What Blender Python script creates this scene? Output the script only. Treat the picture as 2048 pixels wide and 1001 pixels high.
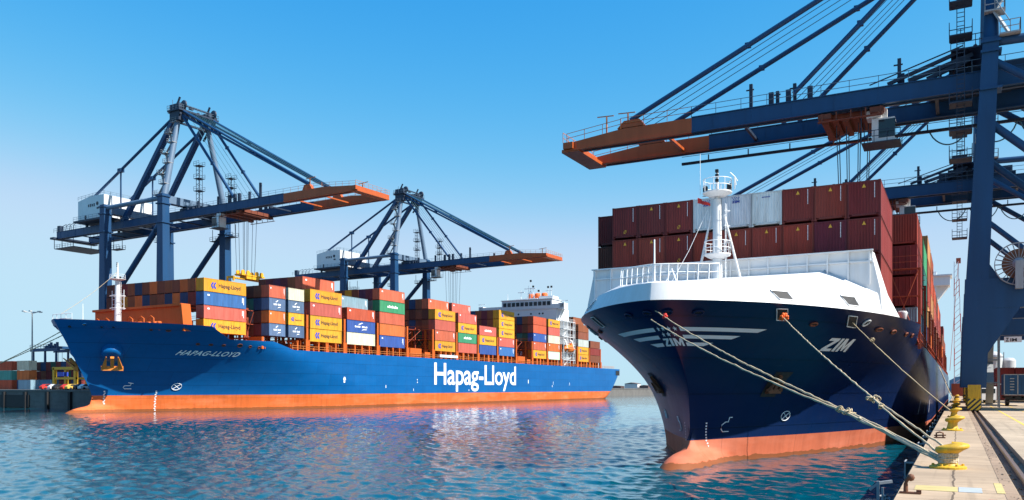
import bpy, math, random
import numpy as np
from mathutils import Vector, Matrix, Quaternion
R = math.radians
random.seed(7)
rng = np.random.RandomState(5)
for o in list(bpy.data.objects):
    bpy.data.objects.remove(o)
SC = bpy.context.scene
COL = SC.collection

# ------------------------------------------------------------------ materials
def new_mat(name):
    m = bpy.data.materials.new(name); m.use_nodes = True
    nt = m.node_tree
    return m, nt, nt.nodes['Principled BSDF']

def nd(nt, t, **kw):
    n = nt.nodes.new(t)
    for k, v in kw.items(): setattr(n, k, v)
    return n

def mathn(nt, op, a, b=None, clamp=False):
    n = nd(nt, 'ShaderNodeMath', operation=op, use_clamp=clamp)
    for i, v in enumerate((a, b)):
        if v is None: continue
        if isinstance(v, (int, float)): n.inputs[i].default_value = v
        else: nt.links.new(v, n.inputs[i])
    return n.outputs[0]

def mixc(nt, fac, a, b, mode='MIX'):
    n = nd(nt, 'ShaderNodeMix', data_type='RGBA', blend_type=mode)
    for k, v in ((0, fac), (6, a), (7, b)):
        if isinstance(v, (int, float)): n.inputs[k].default_value = v
        elif isinstance(v, tuple): n.inputs[k].default_value = v if len(v) == 4 else v + (1,)
        else: nt.links.new(v, n.inputs[k])
    return n.outputs[2]

def coords(nt, which='Object', scale=(1, 1, 1)):
    tc = nd(nt, 'ShaderNodeTexCoord'); mp = nd(nt, 'ShaderNodeMapping')
    mp.inputs['Scale'].default_value = scale
    nt.links.new(tc.outputs[which], mp.inputs['Vector'])
    return mp.outputs['Vector']

def noise(nt, vec, scale, detail=4, rough=.6):
    n = nd(nt, 'ShaderNodeTexNoise')
    n.inputs['Scale'].default_value = scale; n.inputs['Detail'].default_value = detail
    n.inputs['Roughness'].default_value = rough
    nt.links.new(vec, n.inputs['Vector'])
    return n.outputs['Fac']

def ramp(nt, fac, stops):
    n = nd(nt, 'ShaderNodeValToRGB')
    cr = n.color_ramp
    while len(cr.elements) < len(stops): cr.elements.new(.5)
    for e, (p, c) in zip(cr.elements, stops):
        e.position = p; e.color = (c, c, c, 1) if isinstance(c, (int, float)) else c + (1,)
    nt.links.new(fac, n.inputs['Fac'])
    return n.outputs['Color']

def paint(name, col, rough=.45, dirt=.25, rust=0.0, dirtcol=None, scale=.6, streak=True, spec=.35, bump=0):
    """painted metal: mottled colour, vertical dirt streaks, sparse rust"""
    m, nt, b = new_mat(name)
    v1 = coords(nt, 'Object', (1, 1, .12 if streak else 1))
    n1 = noise(nt, v1, scale * 3, 6, .65)
    f1 = ramp(nt, n1, [(.35, 0.0), (.75, 1.0)])
    dc = dirtcol or tuple(c * .45 for c in col)
    c = mixc(nt, mathn(nt, 'MULTIPLY', f1, dirt), col, dc)
    n2 = noise(nt, coords(nt), scale, 3)
    c = mixc(nt, mathn(nt, 'MULTIPLY', n2, .22), c, tuple(min(1, x * 1.35 + .01) for x in col))
    if rust > 0:
        n3 = noise(nt, coords(nt, 'Object', (1, 1, .35)), scale * 5, 8, .7)
        f3 = ramp(nt, n3, [(.72 - rust * .3, 0.0), (.8 - rust * .3, 1.0)])
        c = mixc(nt, mathn(nt, 'MULTIPLY', f3, .8), c, (.16, .06, .025))
    nt.links.new(c, b.inputs['Base Color'])
    rr = mathn(nt, 'MULTIPLY_ADD', n1, .25)
    nt.nodes[-1].inputs[2].default_value = rough - .1
    nt.links.new(rr, b.inputs['Roughness'])
    b.inputs['Specular IOR Level'].default_value = spec
    if bump:
        bn = nd(nt, 'ShaderNodeBump'); bn.inputs['Distance'].default_value = bump; bn.inputs['Strength'].default_value = .6
        nt.links.new(noise(nt, coords(nt), scale * 12, 6), bn.inputs['Height']); nt.links.new(bn.outputs[0], b.inputs['Normal'])
    return m

def plain(name, col, rough=.5, metal=0.0):
    m, nt, b = new_mat(name)
    n = noise(nt, coords(nt), 2.0, 3)
    c = mixc(nt, mathn(nt, 'MULTIPLY', n, .35), col, tuple(x * .6 for x in col))
    nt.links.new(c, b.inputs['Base Color'])
    b.inputs['Roughness'].default_value = rough; b.inputs['Metallic'].default_value = metal
    return m

def container_material():
    m, nt, b = new_mat('container_paint')
    oi = nd(nt, 'ShaderNodeObjectInfo')
    tc = coords(nt, 'Object', (1, 1, .15))
    va = nd(nt, 'ShaderNodeVectorMath', operation='ADD')
    nt.links.new(tc, va.inputs[0])
    cb = nd(nt, 'ShaderNodeCombineXYZ')
    rv = mathn(nt, 'MULTIPLY', oi.outputs['Random'], 97.0)
    for i in range(3): nt.links.new(rv, cb.inputs[i])
    nt.links.new(cb.outputs[0], va.inputs[1])
    n1 = noise(nt, va.outputs[0], 1.6, 7, .68)
    f1 = ramp(nt, n1, [(.38, 0.0), (.78, 1.0)])
    dk = mixc(nt, 1.0, oi.outputs['Color'], (.42, .36, .33), 'MULTIPLY')
    c = mixc(nt, mathn(nt, 'MULTIPLY', f1, .7), oi.outputs['Color'], dk)
    n2 = noise(nt, va.outputs[0], 5.0, 8, .75)
    f2 = ramp(nt, n2, [(.62, 0.0), (.70, 1.0)])
    c = mixc(nt, mathn(nt, 'MULTIPLY', f2, .65), c, (.14, .05, .02))
    n3 = noise(nt, va.outputs[0], .45, 2)
    c = mixc(nt, mathn(nt, 'MULTIPLY', n3, .07), c, (.62, .55, .5))
    nt.links.new(c, b.inputs['Base Color'])
    b.inputs['Roughness'].default_value = .55
    b.inputs['Specular IOR Level'].default_value = .14
    return m

def hull_material(name, boot, bootz, side, dirt=.2, weld=2.4, rough=.22, tide=.45, boot2=None, spec=.16):
    """boot-top red below bootz, side paint above, painted by height on the hull"""
    m, nt, b = new_mat(name)
    tc = nd(nt, 'ShaderNodeTexCoord'); sx = nd(nt, 'ShaderNodeSeparateXYZ')
    nt.links.new(tc.outputs['Object'], sx.inputs[0])
    z = sx.outputs['Z']
    st = noise(nt, coords(nt, 'Object', (1, 1, .08)), 1.1, 7, .66)
    pt = noise(nt, coords(nt, 'Object', (.25, .25, 1)), .5, 6, .6)
    fs = ramp(nt, st, [(.4, 0.0), (.8, 1.0)])
    # boot-top
    cb = mixc(nt, mathn(nt, 'MULTIPLY', fs, .6), boot, tuple(x * .45 for x in boot))
    cb = mixc(nt, mathn(nt, 'MULTIPLY', ramp(nt, pt, [(.45, 0.0), (.7, 1.0)]), .55), cb, boot2 or tuple(min(1, x * 1.25 + .06) for x in boot))
    zt = mathn(nt, 'ADD', z, mathn(nt, 'MULTIPLY', noise(nt, coords(nt), .9, 4), -.5))
    ft = mathn(nt, 'LESS_THAN', zt, tide - .25)
    cb = mixc(nt, mathn(nt, 'MULTIPLY', ft, .75), cb, (.13, .05, .015))
    cs = mixc(nt, mathn(nt, 'MULTIPLY', fs, dirt), side, tuple(x * .5 + .01 for x in side))
    cs = mixc(nt, mathn(nt, 'MULTIPLY', ramp(nt, pt, [(.4, 0.0), (.75, 1.0)]), .22), cs, tuple(min(1, x * 1.3 + .02) for x in side))
    # rust runs
    rn = noise(nt, coords(nt, 'Object', (1, 1, .05)), 2.3, 6, .7)
    fr = mathn(nt, 'MULTIPLY', ramp(nt, rn, [(.69, 0.0), (.76, 1.0)]), .5)
    cs = mixc(nt, fr, cs, (.12, .07, .05))
    # strakes
    wz = mathn(nt, 'FRACT', mathn(nt, 'DIVIDE', z, weld))
    fw = mathn(nt, 'LESS_THAN', wz, .035)
    cs = mixc(nt, mathn(nt, 'MULTIPLY', fw, .28), cs, tuple(x * .3 for x in side))
    fz = mathn(nt, 'LESS_THAN', z, bootz)
    c = mixc(nt, fz, cs, cb)
    yz = nd(nt, 'ShaderNodeCombineXYZ'); nt.links.new(sx.outputs['Y'], yz.inputs[0]); nt.links.new(z, yz.inputs[1])
    br = nd(nt, 'ShaderNodeTexBrick'); br.inputs['Scale'].default_value = 1.0; br.inputs['Brick Width'].default_value = weld * 3.4; br.inputs['Row Height'].default_value = weld
    br.inputs['Mortar Size'].default_value = .03; br.inputs['Color1'].default_value = (1, 1, 1, 1); br.inputs['Color2'].default_value = (.84, .86, .88, 1); br.inputs['Mortar'].default_value = (.62, .62, .64, 1)
    nt.links.new(yz.outputs[0], br.inputs['Vector'])
    c = mixc(nt, .85, c, br.outputs['Color'], 'MULTIPLY')
    # scuffs: pale scrapes running along the plates
    sc2 = noise(nt, coords(nt, 'Object', (.35, .12, 2.4)), 1.4, 8, .75)
    c = mixc(nt, mathn(nt, 'MULTIPLY', ramp(nt, sc2, [(.66, 0.0), (.74, 1.0)]), .16), c, (.42, .42, .42))
    nt.links.new(c, b.inputs['Base Color'])
    rr = mathn(nt, 'ADD', mathn(nt, 'MULTIPLY', fz, .3), mathn(nt, 'ADD', rough, mathn(nt, 'MULTIPLY', st, .12)))
    nt.links.new(rr, b.inputs['Roughness'])
    b.inputs['Specular IOR Level'].default_value = spec
    bp = nd(nt, 'ShaderNodeBump'); bp.inputs['Strength'].default_value = .35; bp.inputs['Distance'].default_value = .12
    hb = mathn(nt, 'ADD', noise(nt, coords(nt, 'Object', (.5, .5, .5)), .55, 2), mathn(nt, 'MULTIPLY', fw, .15))
    nt.links.new(hb, bp.inputs['Height']); nt.links.new(bp.outputs[0], b.inputs['Normal'])
    return m

def concrete_material(name, base, panel=(6.0, 4.0), stain=.5, joints=True):
    m, nt, b = new_mat(name)
    v = coords(nt, 'Object')
    n1 = noise(nt, v, .35, 8, .65); n2 = noise(nt, v, 4.0, 8, .7); n3 = noise(nt, coords(nt, 'Object', (.22, 1.3, 1)), 2.2, 6, .65)
    c = mixc(nt, ramp(nt, n1, [(.3, 0.0), (.7, 1.0)]), tuple(x * .72 for x in base), tuple(min(1, x * 1.15) for x in base))
    c = mixc(nt, mathn(nt, 'MULTIPLY', ramp(nt, n3, [(.5, 0.0), (.72, 1.0)]), stain), c, tuple(x * .45 for x in base))
    c = mixc(nt, mathn(nt, 'MULTIPLY', ramp(nt, n2, [(.62, 0.0), (.75, 1.0)]), .4), c, tuple(x * .5 for x in base))
    if joints:
        br = nd(nt, 'ShaderNodeTexBrick'); br.offset = 0.0
        br.inputs['Scale'].default_value = 1.0
        br.inputs['Color1'].default_value = (1, 1, 1, 1); br.inputs['Color2'].default_value = (.86, .86, .86, 1); br.inputs['Mortar'].default_value = (.32, .3, .28, 1)
        br.inputs['Brick Width'].default_value = panel[0]; br.inputs['Row Height'].default_value = panel[1]
        br.inputs['Mortar Size'].default_value = .022
        dv_ = nd(nt, 'ShaderNodeVectorMath', operation='MULTIPLY_ADD'); tn = nd(nt, 'ShaderNodeTexNoise'); tn.inputs['Scale'].default_value = 1.3; tn.inputs['Detail'].default_value = 3
        nt.links.new(v, tn.inputs['Vector']); nt.links.new(tn.outputs['Color'], dv_.inputs[0]); dv_.inputs[1].default_value = (.16, .16, 0); nt.links.new(v, dv_.inputs[2])
        nt.links.new(dv_.outputs[0], br.inputs['Vector'])
        oil = noise(nt, coords(nt, 'Object', (1, .6, 1)), .8, 7, .7)
        c = mixc(nt, mathn(nt, 'MULTIPLY', ramp(nt, oil, [(.56, 0.0), (.7, 1.0)]), .55), c, tuple(x * .28 for x in base))
        tyre = noise(nt, coords(nt, 'Object', (3.5, .05, 1)), 1.0, 4, .6)
        c = mixc(nt, mathn(nt, 'MULTIPLY', ramp(nt, tyre, [(.58, 0.0), (.66, 1.0)]), .3), c, tuple(x * .4 for x in base))
        c = mixc(nt, 1.0, c, br.outputs['Color'], 'MULTIPLY')
    nt.links.new(c, b.inputs['Base Color'])
    b.inputs['Roughness'].default_value = .85
    bp = nd(nt, 'ShaderNodeBump'); bp.inputs['Strength'].default_value = .4; bp.inputs['Distance'].default_value = .02
    nt.links.new(n2, bp.inputs['Height']); nt.links.new(bp.outputs[0], b.inputs['Normal'])
    return m

def stripes_material(name, a, c2, width):
    m, nt, b = new_mat(name)
    tc = nd(nt, 'ShaderNodeTexCoord'); sx = nd(nt, 'ShaderNodeSeparateXYZ'); nt.links.new(tc.outputs['Object'], sx.inputs[0])
    d = mathn(nt, 'ADD', mathn(nt, 'ADD', sx.outputs['X'], sx.outputs['Z']), mathn(nt, 'MULTIPLY', sx.outputs['Y'], .5))
    f = mathn(nt, 'LESS_THAN', mathn(nt, 'FRACT', mathn(nt, 'DIVIDE', d, width)), .5)
    nt.links.new(mixc(nt, f, a, c2), b.inputs['Base Color']); b.inputs['Roughness'].default_value = .5
    return m

M = {}
M['container'] = container_material()
M['hull_blue'] = hull_material('blue_hull_paint', (.60, .125, .028), 3.6, (.001, .092, .285), .3, 2.9, .3, .6)
M['hull_navy'] = hull_material('navy_hull_paint', (.50, .125, .062), 1.66, (.003, .014, .062), .3, 2.4, .24, .35, (.62, .22, .14))
M['bulb_orange'] = hull_material('orange_bulb_paint', (.66, .135, .025), 90, (.6, .14, .03), .2, 2.9, .3, .6)
M['bulb_red'] = hull_material('red_bulb_paint', (.50, .12, .062), 90, (.5, .125, .07), .2, 2.4, .3, .35, (.68, .24, .15))
M['white'] = paint('white_paint', (.64, .65, .66), .4, .3, .16, (.40, .35, .29), .8, spec=.3)
M['white_clean'] = paint('clean_white_paint', (.66, .67, .68), .4, .1, spec=.3)
M['lettering_white'] = plain('white_lettering', (.88, .89, .91), .5)
M['lettering_blue'] = plain('blue_lettering', (.02, .05, .3), .5)
M['lettering_dark'] = plain('dark_lettering', (.03, .022, .035), .5)
M['lettering_yellow'] = plain('yellow_label', (.75, .4, .03), .5)
M['emblem_blue'] = plain('emblem_blue', (.02, .06, .42), .5)
M['deck_red'] = paint('red_brown_deck', (.30, .055, .025), .6, .4, .2)
M['deck_orange'] = paint('orange_deck_paint', (.50, .10, .016), .5, .3, .1, spec=.2)
M['deck_dark'] = paint('dark_coaming', (.09, .025, .018), .6, .4, .2)
M['deck_green'] = paint('grey_deck', (.12, .13, .13), .6, .4)
M['crane_blue'] = paint('crane_blue', (.007, .052, .14), .45, .5, .1, (.008, .03, .07), .35)
M['crane_steel'] = paint('crane_grey_blue', (.11, .17, .25), .42, .3, .05, None, .35)
M['crane_orange'] = paint('crane_orange', (.42, .085, .018), .45, .5, .12, (.2, .04, .01), .35)
M['crane_dark'] = paint('crane_dark_steel', (.018, .032, .06), .5, .3)
M['crane_rust'] = paint('crane_trolley_red', (.17, .045, .022), .6, .5, .25)
M['rail_grey'] = plain('railing_steel', (.10, .16, .22), .5)
M['rail_orange'] = plain('railing_orange', (.5, .17, .04), .5)
M['rail_white'] = plain('railing_white', (.8, .81, .82), .45)
M['cable'] = plain('steel_cable', (.03, .05, .08), .5)
M['teal_cable'] = plain('teal_cable', (.05, .16, .22), .5)
M['black'] = plain('black_rubber_and_opening_shade', (.012, .012, .014), .65)  # rubber and other black parts, plus the shade painted in hull openings
M['glass'] = plain('dark_glass', (.02, .03, .04), .12)
M['yellow'] = paint('yellow_paint', (.66, .39, .02), .5, .75, .42, (.22, .12, .03), 2.6)
M['spreader'] = paint('spreader_yellow', (.75, .36, .015), .5, .4, .15, None, 1.2)
M['hazard'] = stripes_material('hazard_stripes', (.72, .44, .02), (.02, .02, .02), .42)
M['rope'] = None
M['red'] = paint('red_cover', (.55, .03, .02), .6, .3)
M['orange_float'] = paint('orange_cover', (.78, .13, .02), .6, .3)
M['boat_orange'] = paint('lifeboat_orange', (.78, .18, .02), .4, .2)
M['quay'] = concrete_material('quay_concrete', (.42, .305, .20), (4.2, 9.0), .6)
M['apron'] = concrete_material('apron_concrete', (.43, .335, .235), (7.0, 3.5), .45)
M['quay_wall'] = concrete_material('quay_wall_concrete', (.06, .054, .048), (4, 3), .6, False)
M['pier'] = concrete_material('pier_concrete', (.14, .13, .12), (8, 5), .5, False)
M['patch_yellow'] = concrete_material('yellow_patch', (.47, .37, .15), stain=.5, joints=False)
M['patch_blue'] = concrete_material('pale_blue_patch', (.33, .36, .37), stain=.4, joints=False)
M['line_yellow'] = concrete_material('road_yellow', (.72, .47, .09), stain=.6, joints=False)
M['chalk'] = concrete_material('chalk_red', (.6, .2, .14), stain=.6, joints=False)
M['gravel'] = concrete_material('gravel', (.30, .205, .135), stain=.8, joints=False)
M['rail_steel'] = paint('rail_steel', (.16, .11, .09), .35, .5, .3, None, 3, False)
M['galv'] = paint('galvanised', (.32, .33, .34), .5, .5, .15, None, 3)
M['grey'] = paint('grey_paint', (.45, .46, .47), .5, .3)
M['teal'] = plain('teal_float', (.1, .35, .38), .5)
M['rust'] = paint('rusty_iron', (.15, .06, .03), .7, .5, .4, None, 4)
M['anchor_orange'] = paint('anchor_paint', (.62, .2, .03), .5, .5, .2, None, 2)
M['roof_dark'] = plain('far_roof', (.16, .1, .09), .8)
M['far_white'] = plain('far_wall', (.6, .6, .6), .8)
M['far_blue'] = plain('far_blue', (.12, .22, .34), .6)
M['pocket'] = plain('painted_pocket_shade', (.02, .016, .014), .6)  # blackish brown that paints the shade inside the anchor pockets
M['painted_shadow'] = plain('bollard_shadow', (.1, .1, .1), .8)  # grey for a painted bollard shadow; no mesh uses it

def rope_material():
    m, nt, b = new_mat('mooring_rope_fibre')
    w = nd(nt, 'ShaderNodeTexWave'); w.inputs['Scale'].default_value = 9; w.inputs['Distortion'].default_value = 3
    nt.links.new(coords(nt), w.inputs['Vector'])
    c = mixc(nt, w.outputs['Fac'], (.34, .25, .14), (.60, .49, .32))
    n = noise(nt, coords(nt), 1.2, 5)
    c = mixc(nt, mathn(nt, 'MULTIPLY', ramp(nt, n, [(.5, 0.0), (.75, 1.0)]), .5), c, (.3, .3, .28))
    nt.links.new(c, b.inputs['Base Color']); b.inputs['Roughness'].default_value = .9
    return m
M['rope'] = rope_material()

# ------------------------------------------------------------------ mesh builder
class MB:
    def __init__(s): s.v = []; s.f = []; s.sm = []; s.mi = []; s.cur = 0
    def add(s, vs, fs, smooth=False):
        b = len(s.v); s.v += [tuple(p) for p in vs]
        for f in fs: s.f.append(tuple(i + b for i in f)); s.sm.append(smooth); s.mi.append(s.cur)
        return s
    def box(s, x0, x1, y0, y1, z0, z1):
        return s.add([(x0, y0, z0), (x1, y0, z0), (x1, y1, z0), (x0, y1, z0), (x0, y0, z1), (x1, y0, z1), (x1, y1, z1), (x0, y1, z1)],
                     [(0, 3, 2, 1), (4, 5, 6, 7), (0, 1, 5, 4), (1, 2, 6, 5), (2, 3, 7, 6), (3, 0, 4, 7)])
    def cbox(s, c, d):
        return s.box(c[0] - d[0] / 2, c[0] + d[0] / 2, c[1] - d[1] / 2, c[1] + d[1] / 2, c[2] - d[2] / 2, c[2] + d[2] / 2)
    def frame(s, p, q, up=None):
        p, q = Vector(p), Vector(q); d = (q - p).normalized()
        u = Vector(up) if up else Vector((0, 0, 1))
        if abs(d.dot(u)) > .98: u = Vector((0, 1, 0)) if abs(d.y) < .9 else Vector((1, 0, 0))
        a = d.cross(u).normalized(); b = a.cross(d).normalized()
        return p, q, a, b
    def bar(s, p, q, w, h=None, w2=None, h2=None, up=None):
        h = w if h is None else h; w2 = w if w2 is None else w2; h2 = h if h2 is None else h2
        p, q, a, b = s.frame(p, q, up)
        vs = []
        for c, ww, hh in ((p, w, h), (q, w2, h2)):
            for i, j in ((-1, -1), (1, -1), (1, 1), (-1, 1)): vs.append(c + a * (ww / 2 * i) + b * (hh / 2 * j))
        return s.add(vs, [(3, 2, 1, 0), (4, 5, 6, 7), (0, 1, 5, 4), (1, 2, 6, 5), (2, 3, 7, 6), (3, 0, 4, 7)])
    def tube(s, p, q, r, r2=None, n=8, cap=True):
        r2 = r if r2 is None else r2
        p, q, a, b = s.frame(p, q); vs = []
        for c, rr in ((p, r), (q, r2)):
            for k in range(n):
                t = 2 * math.pi * k / n; vs.append(c + a * (rr * math.cos(t)) + b * (rr * math.sin(t)))
        s.add(vs, [(k, (k + 1) % n, n + (k + 1) % n, n + k) for k in range(n)], True)
        if cap: s.add(vs, [tuple(range(n - 1, -1, -1)), tuple(range(n, 2 * n))])
        return s
    def path(s, pts, r, n=6):
        pts = [Vector(p) for p in pts]; rings = []
        rr = r if isinstance(r, (list, tuple)) else [r] * len(pts)
        for i, p in enumerate(pts):
            d = (pts[min(i + 1, len(pts) - 1)] - pts[max(i - 1, 0)]).normalized()
            u = Vector((0, 0, 1))
            if abs(d.dot(u)) > .97: u = Vector((0, 1, 0))
            a = d.cross(u).normalized(); b = a.cross(d)
            rings += [p + a * (rr[i] * math.cos(2 * math.pi * k / n)) + b * (rr[i] * math.sin(2 * math.pi * k / n)) for k in range(n)]
        m = len(pts)
        fs = [(i * n + k, i * n + (k + 1) % n, (i + 1) * n + (k + 1) % n, (i + 1) * n + k) for i in range(m - 1) for k in range(n)]
        s.add(rings, fs, True)
        s.add(rings, [tuple(range(n - 1, -1, -1)), tuple(range((m - 1) * n, m * n))])
        return s
    def lathe(s, prof, c=(0, 0, 0), axis=(0, 0, 1), n=20, smooth=True):
        c = Vector(c); z = Vector(axis).normalized()
        u = Vector((1, 0, 0)) if abs(z.x) < .9 else Vector((0, 1, 0))
        a = z.cross(u).normalized(); b = z.cross(a)
        vs = [c + z * h + a * (r * math.cos(2 * math.pi * k / n)) + b * (r * math.sin(2 * math.pi * k / n)) for r, h in prof for k in range(n)]
        fs = [(i * n + k, i * n + (k + 1) % n, (i + 1) * n + (k + 1) % n, (i + 1) * n + k) for i in range(len(prof) - 1) for k in range(n)]
        return s.add(vs, fs, smooth)
    def ball(s, c, r, n=10):
        if isinstance(r, (int, float)): r = (r, r, r)
        vs = []; h = n // 2
        for i in range(h + 1):
            t = math.pi * i / h
            for k in range(n):
                p = 2 * math.pi * k / n
                vs.append((c[0] + r[0] * math.sin(t) * math.cos(p), c[1] + r[1] * math.sin(t) * math.sin(p), c[2] + r[2] * math.cos(t)))
        return s.add(vs, [(i * n + k, (i + 1) * n + k, (i + 1) * n + (k + 1) % n, i * n + (k + 1) % n) for i in range(h) for k in range(n)], True)
    def prism(s, poly, off):
        n = len(poly); off = Vector(off)
        vs = [Vector(p) for p in poly] + [Vector(p) + off for p in poly]
        return s.add(vs, [tuple(range(n)), tuple(range(2 * n - 1, n - 1, -1))] + [(i, i + n, (i + 1) % n + n, (i + 1) % n) for i in range(n)])
    def grid(s, pts, smooth=True, flip=False):
        """pts[i][j]"""
        a = len(pts); b = len(pts[0]); vs = [p for r in pts for p in r]
        fs = [(i * b + j, i * b + j + 1, (i + 1) * b + j + 1, (i + 1) * b + j) for i in range(a - 1) for j in range(b - 1)]
        if flip: fs = [f[::-1] for f in fs]
        return s.add(vs, fs, smooth)
    def mesh(s, name, mats, weld=False, recalc=False):
        me = bpy.data.meshes.new(name)
        me.from_pydata(s.v, [], s.f)
        me.polygons.foreach_set('use_smooth', s.sm)
        for m in (mats if isinstance(mats, (list, tuple)) else [mats]): me.materials.append(m)
        me.polygons.foreach_set('material_index', s.mi)
        if weld or recalc:
            import bmesh
            bm = bmesh.new(); bm.from_mesh(me)
            if weld: bmesh.ops.remove_doubles(bm, verts=bm.verts, dist=1e-4)
            if recalc: bmesh.ops.recalc_face_normals(bm, faces=bm.faces)
            bm.to_mesh(me); bm.free()
        me.update()
        return me
    def build(s, name, mats, parent=None, **kw):
        o = bpy.data.objects.new(name, s.mesh(name, mats, **kw)); COL.objects.link(o)
        if parent is not None: o.parent = parent
        return o

def empty(name, loc=(0, 0, 0), rz=0, parent=None):
    o = bpy.data.objects.new(name, None); COL.objects.link(o)
    o.location = loc; o.rotation_euler = (0, 0, rz); o.empty_display_size = .5
    if parent is not None: o.parent = parent
    return o

def tag(o, label, cat, group=None, kind=None):
    o['label'] = label
    if cat: o['category'] = cat
    if group: o['group'] = group
    if kind: o['kind'] = kind
    return o

def struct(o, label=None):
    o['kind'] = 'structure'
    if label: o['label'] = label
    return o

def inst(name, me, parent=None, loc=(0, 0, 0), rz=0):
    o = bpy.data.objects.new(name, me); COL.objects.link(o)
    o.location = loc; o.rotation_euler = (0, 0, rz)
    if parent is not None: o.parent = parent
    return o

def copy_tree(o, parent=None):
    c = o.copy(); COL.objects.link(c)
    if parent is not None: c.parent = parent
    for ch in [x for x in bpy.data.objects if x.parent == o]: copy_tree(ch, c)
    return c

_tc = {}
def text2d(body, bold=0.0, shear=0.0, spacing=1.0):
    """letters as a flat mesh: x in 0..1 over the width, y = 0 at the baseline and 1 at cap height"""
    key = (body, bold, shear, spacing)
    if key in _tc: return _tc[key]
    def raw(t):
        cu = bpy.data.curves.new('letters', 'FONT'); cu.body = t; cu.offset = bold; cu.shear = shear; cu.space_character = spacing
        cu.resolution_u = 4
        o = bpy.data.objects.new('letters', cu); COL.objects.link(o)
        dg = bpy.context.evaluated_depsgraph_get()
        me = bpy.data.meshes.new_from_object(o.evaluated_get(dg))
        vs = [tuple(v.co) for v in me.vertices]; fs = [tuple(p.vertices) for p in me.polygons]
        bpy.data.objects.remove(o); bpy.data.curves.remove(cu); bpy.data.meshes.remove(me)
        return vs, fs
    hv, _ = raw('H'); y0 = min(v[1] for v in hv); cap = max(v[1] for v in hv) - y0
    vs, fs = raw(body)
    x0 = min(v[0] for v in vs); w = max(v[0] for v in vs) - x0
    r = ([((v[0] - x0) / w, (v[1] - y0) / cap) for v in vs], fs, w / cap)
    _tc[key] = r
    return r

def put_text(mb, body, fn, bold=0.0, shear=0.0, spacing=1.0):
    vs, fs, asp = text2d(body, bold, shear, spacing)
    mb.add([fn(x, y) for x, y in vs], fs)
    return asp
# ------------------------------------------------------------------ hull form
def lerp_pts(pts, x):
    if x <= pts[0][0]: return pts[0][1]
    for (a, u), (b, w) in zip(pts, pts[1:]):
        if x <= b:
            t = (x - a) / (b - a)
            return u + (w - u) * t
    return pts[-1][1]

class Hull:
    def __init__(s, B, zd, stem, Lw, Ld, qw, qd, k):
        s.B, s.zd, s.stemp, s.Lw, s.Ld, s.qw, s.qd, s.k = B, zd, stem, Lw, Ld, qw, qd, k
    def stem(s, z):
        # smoothed piecewise profile
        return sum(lerp_pts(s.stemp, z + d) for d in (-.9, -.45, 0, .45, .9)) / 5
    def b(s, y, z):
        w = min(1.0, max(0.0, z / s.zd)) ** s.k
        L = s.Lw + (s.Ld - s.Lw) * w; q = s.qw + (s.qd - s.qw) * w
        t = min(1.0, max(0.0, (y - s.stem(z)) / L))
        return s.B * (1 - (1 - t) ** 2) ** q
    def pt(s, side, y, z, off=0.0):
        p = Vector((side * s.b(y, z), y, z))
        if off: p += s.normal(side, y, z) * off
        return p
    def normal(s, side, y, z):
        e = .05
        a = Vector((side * s.b(y + e, z), y + e, z)) - Vector((side * s.b(y - e, z), y - e, z))
        c = Vector((side * s.b(y, z + e), y, z + e)) - Vector((side * s.b(y, z - e), y, z - e))
        n = a.cross(c)
        if n.length < 1e-9: return Vector((side, 0, 0))
        n.normalize()
        if n.x * side < 0: n = -n
        return n
    def girth(s, g, z, off=0.0):
        """point at arc length |g| from the stem along the waterline at height z"""
        side = 1 if g >= 0 else -1
        y = s.stem(z); acc = 0.0; px, py = 0.0, y; h = .004; tgt = abs(g)
        while acc < tgt:
            y2 = y + h; b2 = s.b(y2, z); d = math.hypot(b2 - px, y2 - y)
            if acc + d >= tgt:
                y += h * (tgt - acc) / d; break
            acc += d; px, y = b2, y2
            h = min(.25, h * 1.12)
        return s.pt(side, max(y, s.stem(z) + .0008), z, off)

ZH = Hull(13.4, 10.45, [(-3, 9.4), (1.5, 9.3), (4.4, 9.1), (5.8, 8.6), (6.9, 7.4), (8, 5.8), (9.5, 3.0), (10.45, .7), (13, -2.2)], 52, 32, 1.05, .65, 1.6)
HH = Hull(20.5, 18.5, [(-3, 11.6), (3.8, 11.5), (7, 9.9), (11, 7.6), (15, 5.4), (18.5, 3.4), (20, 2.6)], 70, 27, 1.1, .85, 1.8)
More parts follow.
